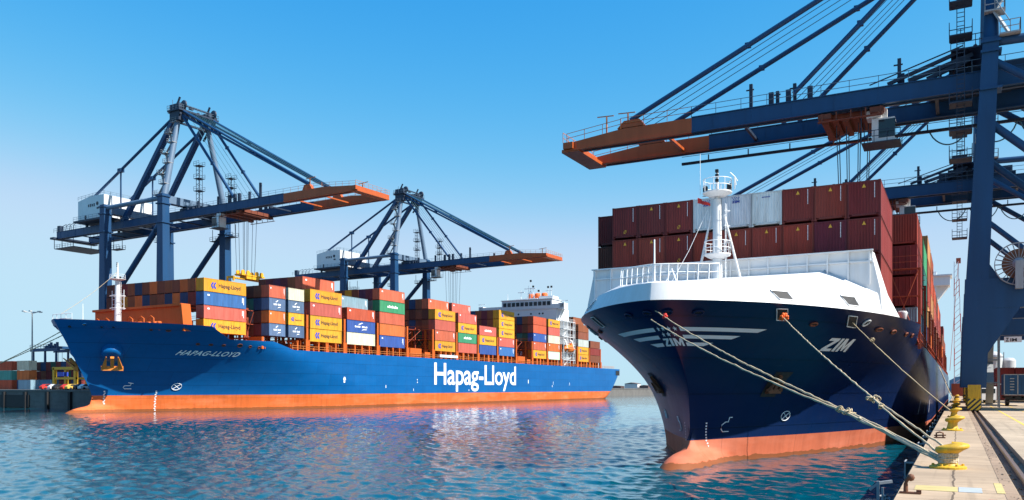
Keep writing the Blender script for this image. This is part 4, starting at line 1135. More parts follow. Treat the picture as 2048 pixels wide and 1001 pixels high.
def crane(loc, rz, sp, label):
    """local x: outreach over the water, y: along the quay, z: above the rail; origin under the waterside legs"""
    G, F, zb, bd, gs, za = sp['G'], sp['F'], sp['zb'], sp['bd'], sp['gs'], sp['za']
    K = sp['k']                      # overall section scale
    root = empty('gantry_crane', loc, rz); tag(root, label, 'crane', 'ship-to-shore cranes on the quays')
    blue, steel, orange, dark = sp['mat'], sp['steel'], M['crane_orange'], M['crane_dark']
    zt = zb + bd
    ztop = zt + sp['head']
    ln = sp['lean']
    lw = sp['lw']
    fr = F / 2
    near = sp['near']                # +-1: which way the viewer-side frame lies
    # legs
    for y in (-fr, fr):
        for base, lean, nm in ((0, ln, 'w'), (-G, 0, 'l')):
            m = MB(); yy = y
            zmid = sp['p1']
            m.bar((base, yy, 2.0), (base + lean * .25, yy, zmid), lw * 1.45, lw * 1.05, lw * 1.5, lw * 1.05, up=(0, 1, 0))
            m.bar((base + lean * .25, yy, zmid - .01), (base + lean, yy, ztop), lw * 1.28, lw, lw * .92, lw * .9, up=(0, 1, 0))
            leg = m.build('leg', blue if nm == 'w' else blue, root)
            for zf_, kf in ((ztop - .4 * K, 1.15), (zb - 1.2 * K, 1.25), (zt + sp['head'] * .35, 1.2)):
                f = MB(); f.cbox((base + lean, yy, zf_), (lw * kf, lw * kf, .22 * K)); f.build('flange', blue, leg)
            bg = MB(); bl_ = 4.2 * min(K, 1.3)
            bg.box(base - .42, base + .42, yy - bl_, yy + bl_, 1.1, 2.0)
            for q in (-1, 1):
                bg.prism([(base - .5, yy + q * bl_ * .95, .95), (base - .5, yy + q * bl_ * .1, .95), (base - .5, yy + q * bl_ * .2, 1.9), (base - .5, yy + q * bl_ * .8, 1.9)], (1.0, 0, 0))
                bg.box(base - .48, base + .48, yy + q * bl_ - .15, yy + q * bl_ + .15, 1.0, 2.25)
            o = bg.build('bogie', M['yellow'], root)
            for q in range(8):
                yw = yy - bl_ + .6 + q * (2 * bl_ - 1.2) / 7; wl = MB()
                wl.lathe([(0, -.14), (.34, -.14), (.38, -.1), (.38, .1), (.34, .14), (0, .14)], (base, yw, .40), (1, 0, 0), 14)
                wl.build('wheel', M['crane_dark'], o)
            for q in (-1, 1): hz = MB(); hz.box(base - .5, base + .5, yy + q * (bl_ + .25) - .1, yy + q * (bl_ + .25) + .1, .1, 1.05); hz.build('buffer', M['hazard'], o)
    # sill beams and portal
    for x in (0, -G):
        m = MB(); m.box(x - lw * .55, x + lw * .55, -fr + lw * .4, fr - lw * .4, 3.0, 3.0 + 1.5 * K); m.build('sill_beam', blue, root)
        xl = x + (ln if x == 0 else 0)
        m = MB(); m.box(xl - lw * .45, xl + lw * .45, -fr + lw * .4, fr - lw * .4, ztop - 2.6 * K * .6, ztop - .3); m.build('cross_beam', steel, root)
    p0, p1 = sp['p0'], sp['p1']
    for y in (-fr, fr):
        m = MB(); x1 = -lw * .6 + ln * .2
        m.box(-G + lw * .6, x1, y - lw * .5, y + lw * .5, p0, p1)
        for a, sg in ((x1, -1), (-G + lw * .6, 1)):
            m.prism([(a, y - lw * .48, p0 + .01), (a + sg * 2.6 * K, y - lw * .48, p0 + .01), (a, y - lw * .48, p0 - 4.2 * K)], (0, lw * .96, 0))
            m.prism([(a, y - lw * .4, p1 - .01), (a + sg * 1.0 * K, y - lw * .4, p1 - .01), (a, y - lw * .4, p1 + 1.6 * K)], (0, lw * .8, 0))
        o = m.build('portal_beam', blue, root)
        q = MB(); rail_line(q, (-G + 2, y - near * lw * .45 * -1, p1), (x1 - 1.5, y + near * lw * .45, p1), 1.1, 2.2, .06); q.build('railing', M['rail_grey'], o)
        m = MB(); m.tube((-G, y, ztop - .9), (ln, y, ztop - .9 + sp['tierise']), .42 * K, n=12); m.build('tie_beam', steel, root)
        m = MB()
        for (xa, za_, xb, zb_, r) in sp['diags']: m.tube((xa, y, za_), (xb, y, zb_), r, n=12)
        m.build('diagonal_brace', blue, root)
    # boom
    tip, xc, back = sp['tip'], sp['xc'], sp['back']
    gw = sp['gw']
    for y in (-gs, gs):
        m = MB(); m.box(-G - back, xc, y - gw / 2, y + gw / 2, zb, zt)
        m.box(-G - back, xc, y - gw / 2 - .18, y + gw / 2 + .18, zb - .12, zb); m.box(-G - back, xc, y - gw / 2 - .12, y + gw / 2 + .12, zt, zt + .08)
        for k in range(int((G + back + xc) / 4)): m.box(-G - back + 2 + 4 * k, -G - back + 2.06 + 4 * k, y - gw / 2 - .03, y + gw / 2 + .03, zb, zt)
        m.build('boom_girder', blue, root)
        m = MB(); m.prism([(xc, y - gw / 2, zb), (xc, y - gw / 2, zt), (tip - 7 * K, y - gw / 2, zt), (tip - .2, y - gw / 2, zb + .55 * bd), (tip - .2, y - gw / 2, zb)][::-1], (0, gw, 0))
        m.prism([(xc, y - gw / 2 - .18, zb - .12), (xc, y - gw / 2 - .18, zb), (tip, y - gw / 2 - .18, zb), (tip, y - gw / 2 - .18, zb - .12)][::-1], (0, gw + .36, 0))
        m.build('boom_tip', orange, root)
    m = MB()
    xs = [xc + 3 + 9 * k for k in range(int((tip - xc - 4) / 9))]
    for x in xs: m2_ = MB(); m2_.bar((x, -gs, zb + .25), (x, gs, zb + .25), .3); m2_.build('boom_tie', orange, root)
    m.box(tip - .9, tip + .3, -gs - .9, gs + .9, zb + .1, zb + .55 * bd); m.box(tip - 1.6, tip + .6, -gs - .6, gs + .6, zb - .25, zb + .12)
    m.build('tip_beam', orange, root)
    for y in (-gs, gs): m = MB(); m.prism([(sp['xs1'] - 1.8, y - .5, zt + .08), (sp['xs1'] - 1.2, y - .5, zt + .9 * K), (sp['xs1'] + .6, y - .5, zt + .9 * K), (sp['xs1'] + 1.4, y - .5, zt + .08)][::-1], (0, 1.0, 0)); m.build('stay_anchor', orange, root)
    m = MB()
    x = -G - back + 1
    while x < xc - 2:
        m.bar((x, -gs, zb + .25), (x, gs, zb + .25), .3); x += 9
    for y in (-gs, gs): m.box(-G - back, tip - 2, y - .1 * near * 0 - .09, y + .09, zb - .24, zb - .12)
    m.build('boom_bracing', dark, root)
    rl = MB()
    for y in (-gs - gw / 2 - .1, gs + gw / 2 + .1): rail_line(rl, (-G - back, y, zt), (xc, y, zt), 1.15, 2.6, .05)
    rl.build('boom_railing', M['rail_grey'], root)
    rl = MB()
    for y in (-gs - gw / 2 - .1, gs + gw / 2 + .1): rail_line(rl, (xc, y, zt), (tip - 7 * K, y, zt), 1.15, 2.6, .05)
    rail_line(rl, (tip + .3, -gs - .9, zb + .55 * bd), (tip + .3, gs + .9, zb + .55 * bd), 1.15, 1.5, .05)
    for y in (-gs - .5, gs + .5): rail_line(rl, (tip - 7 * K, y, zt), (tip, y, zb + .55 * bd), 1.1, 2, .05)
    for y, x in ((-near * gs * -1, sp['xs1'] + .3), (gs, tip - 5 * K)):
        rl.tube((x, y, zt), (x, y, zt + 1.9 * K), .1 * K, n=6); rl.bar((x - .9 * K, y, zt + 1.9 * K), (x + 1.2 * K, y, zt + 2.02 * K), .1 * K)
    rl.build('tip_railing', M['rail_orange'], root)
    # posts on the boom
    for x, y, h in sp['posts']: ps = MB(); ps.bar((x, y, zt), (x, y, zt + h), .34 * K); ps.bar((x - .3, y, zt + h * .8), (x + .5, y, zt + h * .8), .12); ps.build('boom_post', dark, root)
    for x in [sp['xs2'] + q for q in (-1.6, .5, 2.2)]:
        for y in (-gs, gs): ps = MB(); ps.bar((x, y, zt), (x, y, zt + 1.5 * K), .5 * K, .4 * K); ps.build('stay_lug', dark, root)
    # under-boom runway
    if sp.get('runway'):
        ru = MB(); x0, x1, yr, zr = sp['runway']
        ru.bar((x0, yr, zr), (x1, yr, zr), .3, .28)
        x = x0
        while x < x1: ru.bar((x, yr, zr), (x, yr + (gs if yr > 0 else -gs) * 0, zb), .12); x += 4.6
        ru.bar((x0, yr, zr + .85), (x1, yr, zr + .85), .05)
        ro = ru.build('festoon_runway', dark, root)
        fe = MB()
        for xa, xb, sag in sp['loops']:
            fe.path([(xa + (xb - xa) * u, yr, zr - .1 - sag * (1 - (2 * u - 1) ** 2) ** .8) for u in [i / 12 for i in range(13)]], .075, 5)
        fe.build('festoon_cable', M['teal_cable'], ro)
    # pylon (A-frame)
    ax = sp['ax']
    for y in (-1, 1):
        m = MB(); m.tube((ln, y * fr * .97, ztop - .5), (ax, y * gs * .85, za), .62 * K * sp.get('pk', 1), .5 * K * sp.get('pk', 1), 14); m.build('pylon_leg', steel, root)
        m = MB(); m.bar((-G + 1.0, y * gs, zt), (ax - .6, y * gs * .9, za - .5), .95 * K, .8 * K); m.build('pylon_back_leg', blue, root)
        m = MB(); m.tube((ax - .6, y * gs, za - 1), (-G - sp['bs'], y * gs, zt + sp['bsz']), .26 * K, n=8); 
        xm = ax + (-G - sp['bs'] - ax) * .66; zm = za - 1 + (zt + sp['bsz'] - za + 1) * .66
        m.bar((xm, y * gs, zm), (xm, y * gs, zt), .22 * K); m.cbox((xm, y * gs, zm), (1.1 * K, .8 * K, .7 * K)); m.build('back_stay', blue, root)
        for xs_, r in ((sp['xs1'], .3), (sp['xs2'], .26)):
            m = MB(); a = Vector((ax + .8, y * gs * .95, za)); b2 = Vector((xs_, y * gs, zt + 1.0 * K))
            for q in ((-.42, .42) if xs_ == sp['xs1'] and sp['twin'] else (0,)):
                d = Vector((0, 0, q * K)); m.tube(a + d, b2 + d * .3, r * K * (.72 if q else 1), n=8)
            for f_ in (.33, .62): c = a + (b2 - a) * f_; m.cbox(c, (.6 * K, .45 * K, .55 * K))
            m.build('forestay', blue, root)
    rp = MB()
    for k in range(4):
        y = -gs * .6 + k * gs * .4
        rp.tube((ax + 1, y, za + .6), (sp['xs1'] + 1, y, zt + 1.2 * K), .045 * K, n=5)
        rp.tube((ax + 1, y * .8, za), (sp['xs2'] + .5, y, zt + 1.0), .04 * K, n=5)
    rp.build('stay_rope', M['teal_cable'], root)
    # apex head
    m = MB()
    m.box(ax - 1.6 * K, ax + 1.8 * K, -gs - 1.4, gs + 1.4, za - .2, za + .25)
    for y in (-gs * .95, gs * .95):
        m.box(ax - 1.3 * K, ax + 1.3 * K, y - .8 * K, y + .8 * K, za - 1.8 * K, za + 1.2 * K)
        for q in (-.8, .2, 1.1):
            m.lathe([(0, -.22), (.75 * K, -.22), (.85 * K, -.1), (.65 * K, 0), (.85 * K, .1), (.75 * K, .22), (0, .22)], (ax + q * 1.25 * K, y + q * .3, za + .8 * K + .4 * q), (0, 1, 0), 14)
        m.bar((ax - .9 * K, y, za + .2), (ax + .6 * K, y, za + 2.6 * K), .4); m.bar((ax + 1.4 * K, y, za - 1.2), (ax - 1.2 * K, y, za - 3.6 * K), .45)
    for k in range(16): m.cbox((ax + random.uniform(-1.7, 1.9) * K, random.uniform(-gs - 1, gs + 1), za + random.uniform(-1.4, 2.2)), (random.uniform(.4, 1.5), random.uniform(.4, 1.3), random.uniform(.5, 1.3)))
    m.bar((ax, -gs, za + 1.6 * K), (ax, gs, za + 1.6 * K), .4); m.bar((ax + .3, -gs, za - 2 * K), (ax + .3, gs, za - 2 * K), .5)
    ah = m.build('apex_head', dark, root)
    q = MB(); 
    for x in (ax - 1.6 * K, ax + 1.8 * K): rail_line(q, (x, -gs - 1.4, za + .25), (x, gs + 1.4, za + .25), 1.2, 1.4, .06)
    for y in (-gs - 1.4, gs + 1.4): rail_line(q, (ax - 1.6 * K, y, za + .25), (ax + 1.8 * K, y, za + .25), 1.2, 1.4, .06); q.bar((ax, y, za), (ax, y, za + 2.8), .1)
    q.build('railing', M['rail_grey'], ah)
    # stairs zig-zag up the viewer-side pylon
    s_ = MB(); n = sp['landings']
    a = Vector((ln, near * fr * .97, ztop)); b2 = Vector((ax, near * gs * .85, za))
    prev = None
    for i in range(n + 1):
        c = a + (b2 - a) * (i / n) + Vector((-1.0 * K + (.7 * K if i % 2 else -.5 * K), near * .4, 0))
        s_.cbox(c, (1.7 * K, 1.5, .14))
        rail_line(s_, c + Vector((-.8 * K, near * .7, 0)), c + Vector((.8 * K, near * .7, 0)), 1.1, .9, .06)
        rail_line(s_, c + Vector((-.8 * K, -near * .7, 0)), c + Vector((-.8 * K, near * .7, 0)), 1.1, .9, .06)
        if prev is not None: s_.bar(prev + Vector((0, .2, 0)), c + Vector((0, .2, 0)), .75, .16); s_.bar(prev + Vector((0, .6, 1)), c + Vector((0, .6, 1)), .07)
        prev = c
    s_.build('pylon_stairs', M['galv'], root)
    # ladder and cages along the waterside viewer-side leg
    s_ = MB(); y = near * fr + near * (lw * .5 + .35) * sp.get('ladside', 0); x = sp['ladx']
    for zz in sp['cages']:
        s_.box(x - .9, x + .9, y - .9, y + .9, zz - .1, zz)
        for (u, v) in ((-.9, -.9), (.9, -.9)): rail_line(s_, (x + u, y - .9, zz), (x + u, y + .9, zz), 1.1, .9, .06)
        rail_line(s_, (x - .9, y - .9, zz), (x + .9, y - .9, zz), 1.1, .9, .06)
    for q in (-.3, .3): s_.bar((x + q, y, sp['cages'][0]), (x + q, y, sp['cages'][-1]), .07)
    zz = sp['cages'][0]
    while zz < sp['cages'][-1]: s_.bar((x - .3, y, zz), (x + .3, y, zz), .05); zz += .4
    s_.build('access_ladder', dark, root)
    # gallery on the waterside portal, light towers
    for x, y, h in sp['towers']:
        s_ = MB()
        for (u, v) in ((-.55, -.55), (.55, -.55), (.55, .55), (-.55, .55)): s_.bar((x + u, y + v, zt), (x + u, y + v, zt + h), .1)
        for k in range(int(h / 1.3)):
            z = zt + .6 + 1.3 * k
            s_.bar((x - .55, y - .55, z), (x + .55, y - .55, z + .6), .06); s_.bar((x - .55, y + .55, z + .6), (x + .55, y + .55, z), .06); s_.bar((x - .55, y - .55, z + .6), (x - .55, y + .55, z), .06)
        for k in (h, h * .72, h * .45): s_.box(x - 1.1, x + 1.1, y - 1, y + 1, zt + k - .12, zt + k); rail_line(s_, (x - 1.1, y - 1, zt + k), (x + 1.1, y - 1, zt + k), 1.1, 1.1, .06); rail_line(s_, (x - 1.1, y + 1, zt + k), (x + 1.1, y + 1, zt + k), 1.1, 1.1, .06)
        s_.build('light_tower', dark, root)
    s_ = MB(); s_.box(ln - 2, ln + 5, -gs + .6, gs - .6, zt - .1, zt + .1)
    for i in range(9): s_.box(ln - 2 + random.uniform(-3, 6), ln - 1 + random.uniform(0, 6), -gs + i * .7, -gs + i * .7 + .5, zt, zt + random.uniform(.6, 2.2))
    s_.build('winch_deck', dark, root)
    if 'links' in sp:
        s_ = MB()
        for (xa, za_, xb, zb_, r) in sp['links']:
            for y in (-gs, gs): s_.bar((xa, y, za_), (xb, y, zb_), r)
        xg, zg = sp['gallery']; s_.box(xg, xg + 3.0, -gs - .8, gs + .8, zg - .15, zg)
        for y in (-gs - .8, gs + .8): rail_line(s_, (xg, y, zg), (xg + 3.0, y, zg), 1.1, 1, .06)
        for k in range(8): s_.cbox((xg - .2 + k * .3, -gs + k * .5, zg - .9 - .25 * (k % 3)), (.8, .7, 1.2))
        s_.build('boom_hinge', dark, root)
    # trolley, cab
    xt = sp['xt']
    m = MB(); m.box(xt - 3.2 * K, xt + 3.0 * K, -gs + gw / 2 + .1, gs - gw / 2 - .1, zb - .5, zb + .35)
    for y in (-gs, gs):
        for x in (xt - 2.6 * K, xt + 2.4 * K): m.box(x - .6, x + .6, y - .5, y + .5, zb - .75, zb - .25)
    for k in range(6): m.box(xt - 2.8 * K + k * K, xt - 2.2 * K + k * K, -gs + .8, gs - .8, zb - .7 - .2 * (k % 2), zb - .4)
    for k in range(5): m.bar((xt - 3 * K + 1.4 * k * K, -gs - .8, zb - 1.1), (xt - 3 * K + 1.4 * k * K, -gs - .8, zb - .3), .1); m.bar((xt - 3 * K + 1.4 * k * K, gs + .8, zb - 1.1), (xt - 3 * K + 1.4 * k * K, gs + .8, zb - .3), .1)
    for y in (-gs - .8, gs + .8): m.box(xt - 3.2 * K, xt + 3 * K, y - .2, y + .2, zb - 1.18, zb - 1.1)
    tr = m.build('trolley', M['crane_rust'], root)
    xcab = xt + sp['cabdx']
    m = MB(); y0 = sp['caby']; kx, ky, kz = 1.05 * K ** .5, 1.0 * K ** .5, 1.15 * K ** .5
    m.box(xcab - kx, xcab + kx, y0 - ky, y0 + ky, zb - 1.2 - 2 * kz, zb - 1.2); m.box(xcab - .3, xcab + .3, y0 - .3, y0 + .3, zb - 1.2, zb - .1); m.box(xcab + .2, xcab + kx + .5, y0 - ky * .8, y0 + ky * .8, zb - 1.0, zb - .3)
    cb = m.build('operator_cab', M['white'], root)
    m = MB(); m.box(xcab - kx - .02, xcab + kx * .4, y0 - ky - .02, y0 + ky + .02, zb - 1.2 - 1.7 * kz, zb - 1.35); m.build('window', M['glass'], cb)
    m = MB(); zf = zb - 1.3 - 2 * kz; m.box(xcab - kx - .5, xcab + kx + .9, y0 - ky - .5, y0 + ky + .5, zf - .08, zf)
    for y in (y0 - ky - .5, y0 + ky + .5): rail_line(m, (xcab - kx - .5, y, zf), (xcab + kx + .9, y, zf), 1.1, 1, .06); m.bar((xcab + kx + .9, y, zf), (xcab + kx + .9, y, zb), .08)
    m.build('cab_walkway', dark, cb)
    zs = sp['zs']
    m = MB()
    for x in (-1.6, -.6, .6, 1.6):
        for y in (-1.1, 1.1): m.tube((xt + x * K, y * K, zb - .4), (xt + x * K * .8, y * K * .8, zs + .8), .05 * K ** .5, n=5)
    m.build('hoist_rope', M['cable'], root)
    # machinery house
    hx0, hx1, hy, hz0, hz1 = sp['house']
    m = MB(); m.prism([(hx0, -hy, hz0), (hx1, -hy, hz0), (hx1, -hy, hz1), ((hx0 + hx1) / 2, -hy, hz1 + .25), (hx0, -hy, hz1 - .8)], (0, 2 * hy, 0))
    for k in range(9): m.box(hx1, hx1 + .05, -hy + k * 2 * hy / 9 - .05, -hy + k * 2 * hy / 9 + .05, hz0, hz1 - .05)
    ho = m.build('machinery_house', M['white'], root)
    m = MB(); m.box(hx0 - .5, hx1 + 2.0, -hy - 1.2, hy + 1.2, hz0 - .5, hz0)
    for x in (hx0, hx1):
        for y in (-gs, gs): m.box(x - .3, x + .3, y - .3, y + .3, zt, hz0 - .5)
    m.build('house_platform', dark, ho)
    m = MB(); rail_line(m, (hx1 + 2, -hy - 1.2, hz0), (hx1 + 2, hy + 1.2, hz0), 1.1, 2, .06); rail_line(m, (hx0 - .5, near * (hy + 1.2), hz0), (hx1 + 2, near * (hy + 1.2), hz0), 1.1, 2, .06)
    rail_line(m, (hx0, near * hy, hz1 - .5), (hx1, near * hy, hz1 + .1), 1.0, 2, .06); rail_line(m, (hx1, -hy, hz1), (hx1, hy, hz1), 1.0, 2, .06); m.build('railing', M['rail_grey'], ho)
    m = MB()
    yn = near * (hy + .06); w_ = hx1 - hx0
    for k in range(4): m.cbox((hx0 + w_ * (.42 + .07 * k), yn, hz0 + (hz1 - hz0) * .62), (.45 * K * .7, .05, .7 + .2 * (k % 2)))
    m.lathe([(0, 0), (.55, 0), (.55, .05), (0, .05)], (hx0 + w_ * .75, yn, hz0 + (hz1 - hz0) * .66), (0, near, 0), 12, False)
    m.cbox((hx0 + w_ * .77, yn, hz0 + (hz1 - hz0) * .46), (1.1, .05, .5)); m.cbox((hx0 + w_ * .3, yn, hz0 + .9), (.7, .05, 1.3)); m.build('house_markings', M['lettering_dark'], ho)
    # back-reach end
    m = MB(); xb = -G - back
    m.box(xb - 1.5, xb + .5, -gs - 2, gs + 2, zb - .3, zb + .3); m.box(xb - 1.2, xb + 9, -gs - .8, gs + .8, zb - 3.2, zb - 3.0); m.box(xb - 1, xb + .4, -gs, -gs + 1.2, zt, zt + 2.2)
    for x in (xb - 1.2, xb + 3, xb + 9):
        for y in (-gs - .8, gs + .8): m.bar((x, y, zb - 3), (x, y, zb), .14)
    for y in (-gs - .8, gs + .8): rail_line(m, (xb - 1.2, y, zb - 3), (xb + 9, y, zb - 3), 1.1, 1.5, .07); rail_line(m, (xb - 1.5, y, zt), (xb + 8, y, zt), 1.2, 2, .06)
    for k in range(4): m.path([(xb + 1.5 + 2 * k, near * gs, zt), (xb + 2 + 2 * k, near * gs, zt + 1.8), (xb + 4 + 2 * k, near * gs, zt + 2.2)], .1, 5)
    m.build('back_platform', dark, root)
    # leg-side platforms under the boom
    for (x, y, z) in sp['galleries']:
        m = MB()
        m.box(x - 2, x + 2, y - 1, y + 1, z - .15, z)
        for yy in (y - 1, y + 1): rail_line(m, (x - 2, yy, z), (x + 2, yy, z), 1.1, 1.2, .07)
        for xx in (x - 2, x + 2): m.bar((xx, y, z), (xx, y, z + 3.5), .12)
        m.build('gallery', dark, root)
    # cable reel
    for (x, y, z, r) in sp.get('reels', []):
        m = MB()
        m.lathe([(r, -.12), (r + .06, -.12), (r + .06, -.04), (r, -.04)], (x, y, z), (0, 1, 0), 36, False); m.lathe([(r, .2), (r + .06, .2), (r + .06, .28), (r, .28)], (x, y, z), (0, 1, 0), 36, False)
        for k in range(24):
            a = 2 * math.pi * k / 24; d = Vector((math.cos(a), 0, math.sin(a)))
            for yy in (-.08, .24): m.bar(Vector((x, y + yy, z)) + d * .4, Vector((x, y + yy, z)) + d * r, .05)
        o = m.build('cable_reel', M['galv'], root)
        q = MB(); q.lathe([(0, -.05), (r * .72, -.05), (r * .72, .2), (0, .2)], (x, y, z), (0, 1, 0), 30, False); q.build('wound_cable', M['rust'], o)
        q = MB(); q.lathe([(0, -.25), (.35, -.22), (.5, -.1), (.5, .3), (0, .3)], (x, y, z), (0, 1, 0), 16); q.box(x - .3, x + .3, y + .3, y + .9, z - 2.2, z + .2); q.build('hub', M['galv'], o)
    for (x, y, z) in sp.get('plates', []):
        q = MB(); q.box(x - 1.0, x + 1.0, y - .04, y + .04, z - .38, z + .38); o = q.build('sign_plate', M['white_clean'], root)
        t = MB(); put_text(t, 'Z', lambda a, b2: (x + .82 - .36 * a, y + near * .06, z - .26 + .5 * b2), bold=.04); put_text(t, 'IM', lambda a, b2: (x + .3 - .75 * a, y + near * .06, z - .26 + .42 * b2), bold=.02); t.build('sign_text', M['lettering_dark'], o)
    return root

RSP = dict(G=20, F=13, zb=29.45, bd=1.5, gs=3.5, gw=1.0, za=47.3, head=1.9, lean=-1.35, lw=1.35, p0=9.0, p1=11.6, k=.95, near=1, mat=M['crane_blue'], steel=M['crane_blue'],
    tip=41.0, xc=26.3, back=14, xs1=33.4, xs2=15.9, ax=-1.4, bs=8, bsz=1.5, tierise=.6, twin=False, landings=6, pk=1.1,
    diags=[(-1.5, 30.9, -19.6, 17.5, .34), (-1.1, 25.6, -15.5, 11.8, .36)], posts=[(20.3, 2.8, 2.9), (17.6, 2.8, 1.7), (6.2, 2.8, 2.9), (5.9, 2.8, 1.4), (1.8, 2.8, 1.2), (15.9, 2.8, 2.2)],
    runway=(-19, 30.2, -5.4, 28.7), loops=[(-8, -4.2, 2.0), (-4.0, -.4, 1.8), (.2, 3.8, 1.5), (-12, -8.2, 1.8)], ladx=1.0, cages=[22.5, 25, 27.5, 33.5, 36.5, 39.5, 42.5], towers=[], links=[(7.2, 31.3, .6, 33.4, .3), (5.4, 31.3, .0, 32.8, .38), (3.8, 31.2, .2, 32.4, .35), (8.8, 31.5, .8, 33.8, .1)], gallery=(-1.2, 33.3),
    xt=10.6, cabdx=-3.0, caby=2.2, zs=18.5, house=(-33, -22, 4.5, 32.5, 37), galleries=[], reels=[(-3.4, 7.4, 12.7, 1.78)], plates=[(-5.2, 7.3, 8.4)])
c1 = crane((1.25, 90.5, 3.25), math.pi, RSP, 'near dark blue gantry crane with orange boom tip reaching over the white bow')
c2 = crane((1.25, 134.5, 3.25), math.pi, RSP, 'dark blue gantry crane further along the rail, its boom passing behind the maroon containers')
LSP = dict(G=26, F=20.5, zb=46.9, bd=1.95, gs=5.2, gw=1.5, za=76.8, head=4.0, lean=-.0, lw=2.35, p0=15, p1=19, k=1.5, near=-1, mat=M['crane_blue'], steel=M['crane_steel'],
    tip=64.5, xc=41.0, back=32, xs1=49, xs2=22, ax=-1.0, bs=13.5, bsz=9.0, tierise=0, twin=True, landings=8, pk=.95,
    diags=[(-.8, 45.5, -25.4, 23.0, .8)], posts=[(32, -5.2, 4), (28, -5.2, 2.2), (16, -5.2, 2.4), (8, -5.2, 2.2), (36, 5.2, 3)],
    ladx=-1.8, cages=[40, 42.5], towers=[(5.5, -3.0, 12.5), (13.0, 1.5, 9.0)], xt=20.5, cabdx=-4.5, caby=-5.0, zs=29.6, house=(-43.2, -30.2, 8.0, 50.2, 57.0),
    galleries=[(-3.2, 10, 43.5), (-22, -9, 40), (2.5, 10.2, 44.2)])
d1p = Vector((-188, 160, 4.7))
c3 = crane(d1p, R(-2.6), LSP, 'tall grey blue gantry crane nearest the blue ship bow, white machinery house behind')
c4 = copy_tree(c3); c4.location = (-191.4, 268.0, 4.7); c4.rotation_euler = (0, 0, R(-2.6)); tag(c4, 'grey blue gantry crane further along the blue ship, smaller in the distance', 'crane', 'ship-to-shore cranes on the quays')
def spreader(loc, rz, label, k=1.0):
    m = MB(); m.box(-1.2, 1.2, -2.4, 2.4, -.3, .5); m.box(-.5, .5, -6.1 * k, 6.1 * k, -.55, -.15)
    for y in (-6.0 * k, 6.0 * k): m.box(-1.25, 1.25, y - .2, y + .2, -.6, -.05); m.box(-1.25, -.95, y - .25, y + .25, -1.3, -.3); m.box(.95, 1.25, y - .25, y + .25, -1.3, -.3)
    m.box(-1.3, 1.3, -4.2, 4.2, .5, .9)
    o = m.build('spreader', M['spreader'], None); o.location = loc; o.rotation_euler = (0, 0, rz)
    q = MB()
    for x in (-.9, .9):
        for y in (-3.4, -1.6, 1.6, 3.4): q.lathe([(0, -.16), (.62, -.16), (.62, .16), (0, .16)], (x, y, 1.35), (1, 0, 0), 12, False)
    q.build('sheave', M['spreader'], o)
    tag(o, label, 'spreader'); return o
spreader(d1p + HROT @ Vector((20.5, 0, 29.9)), PHI, 'yellow container spreader hanging on ropes above the bow stacks of the blue ship', 1.15)
# ------------------------------------------------------------------ quay on the right
q = MB()
q.box(-1.0, 1.02, -40, 900, -4, 3.25); qo = q.build('quay', M['quay']); struct(qo)
q = MB(); q.box(1.02, 1.62, -40, 900, -4, 3.08); struct(q.build('rail_trench', M['gravel']))
q = MB(); q.box(1.62, 420, -40, 900, -4, 3.246); struct(q.build('road', M['apron']))
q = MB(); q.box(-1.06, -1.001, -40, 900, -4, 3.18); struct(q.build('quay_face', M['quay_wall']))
q = MB()
for x in (1.30,):
    q.box(x - .075, x + .075, -40, 900, 3.08, 3.10); q.box(x - .015, x + .015, -40, 900, 3.10, 3.2); q.box(x - .04, x + .04, -40, 900, 3.2, 3.262)
q.build('crane_rail', M['rail_steel']); struct(bpy.data.objects['crane_rail'])
g = MB(); g.box(.78, 1.0, -40, 900, 3.25, 3.256)
struct(g.build('gravel_strip', M['gravel']))
q = MB()
for x, w in ((3.16, .15), (4.9, .12)): q.box(x - w / 2, x + w / 2, -40, 500, 3.246, 3.251)
struct(q.build('road_line', M['line_yellow']))
q = MB(); q.box(-.75, .0, 17.9, 18.75, 3.25, 3.257); q.box(.66, .80, 18.0, 19.9, 3.25, 3.257); struct(q.build('yellow_marking', M['patch_yellow']))
q = MB(); q.box(.02, .42, 17.9, 18.75, 3.25, 3.258); struct(q.build('blue_patch', M['patch_blue']))
q = MB()
for k in range(3): q.box(.45 + .02 * k, .62, 16.4 + .22 * k, 16.45 + .22 * k, 3.25, 3.257)
struct(q.build('chalk_marking', M['chalk']))
# stones in the rail trench
q = MB()
for k in range(420):
    x = random.choice((random.uniform(1.04, 1.2), random.uniform(1.4, 1.6), random.uniform(.78, 1.0))); y = 13 + 60 * random.random() ** 2; r = random.uniform(.012, .035)
    z = 3.09 if x > 1.02 else 3.257
    q.ball((x, y, z), (r, r * 1.2, r * .7), 6)
tag(q.build('gravel', M['gravel']), 'loose stones and gravel lying beside the crane rail', None, None, 'stuff')

def bollard():
    r = empty('mooring_bollard'); 
    m = MB(); m.lathe([(0, .0), (.42, 0), (.42, .05), (.36, .075), (0, .075)], (0, 0, 0), n=24, smooth=False)
    for k in range(6):
        a = math.pi * k / 3; m.lathe([(0, .12), (.035, .12), (.04, .075), (0, .07)], (.33 * math.cos(a), .33 * math.sin(a), 0), n=6, smooth=False)
    m.build('base', M['yellow'], r)
    # stem and lopsided head
    rings = []
    prof = [(.27, .075, 0), (.225, .11, 0), (.2, .2, 0), (.19, .3, .01), (.2, .37, .03), (.27, .42, .07), (.335, .47, .1), (.345, .52, .11), (.32, .57, .1), (.2, .605, .09), (.001, .615, .09)]
    for rr, z, dx in prof:
        rings.append([(dx * .9 + rr * (1.12 if z > .4 else 1) * math.cos(a), rr * math.sin(a), z + (.05 * math.cos(a) if z > .4 else 0)) for a in [2 * math.pi * k / 20 for k in range(21)]])
    h = MB(); h.grid(rings, True); h.build('head', M['yellow'], r)
    return r
BY = [23.08, 43.5, 63.2, 83, 103, 123, 143, 163, 183]
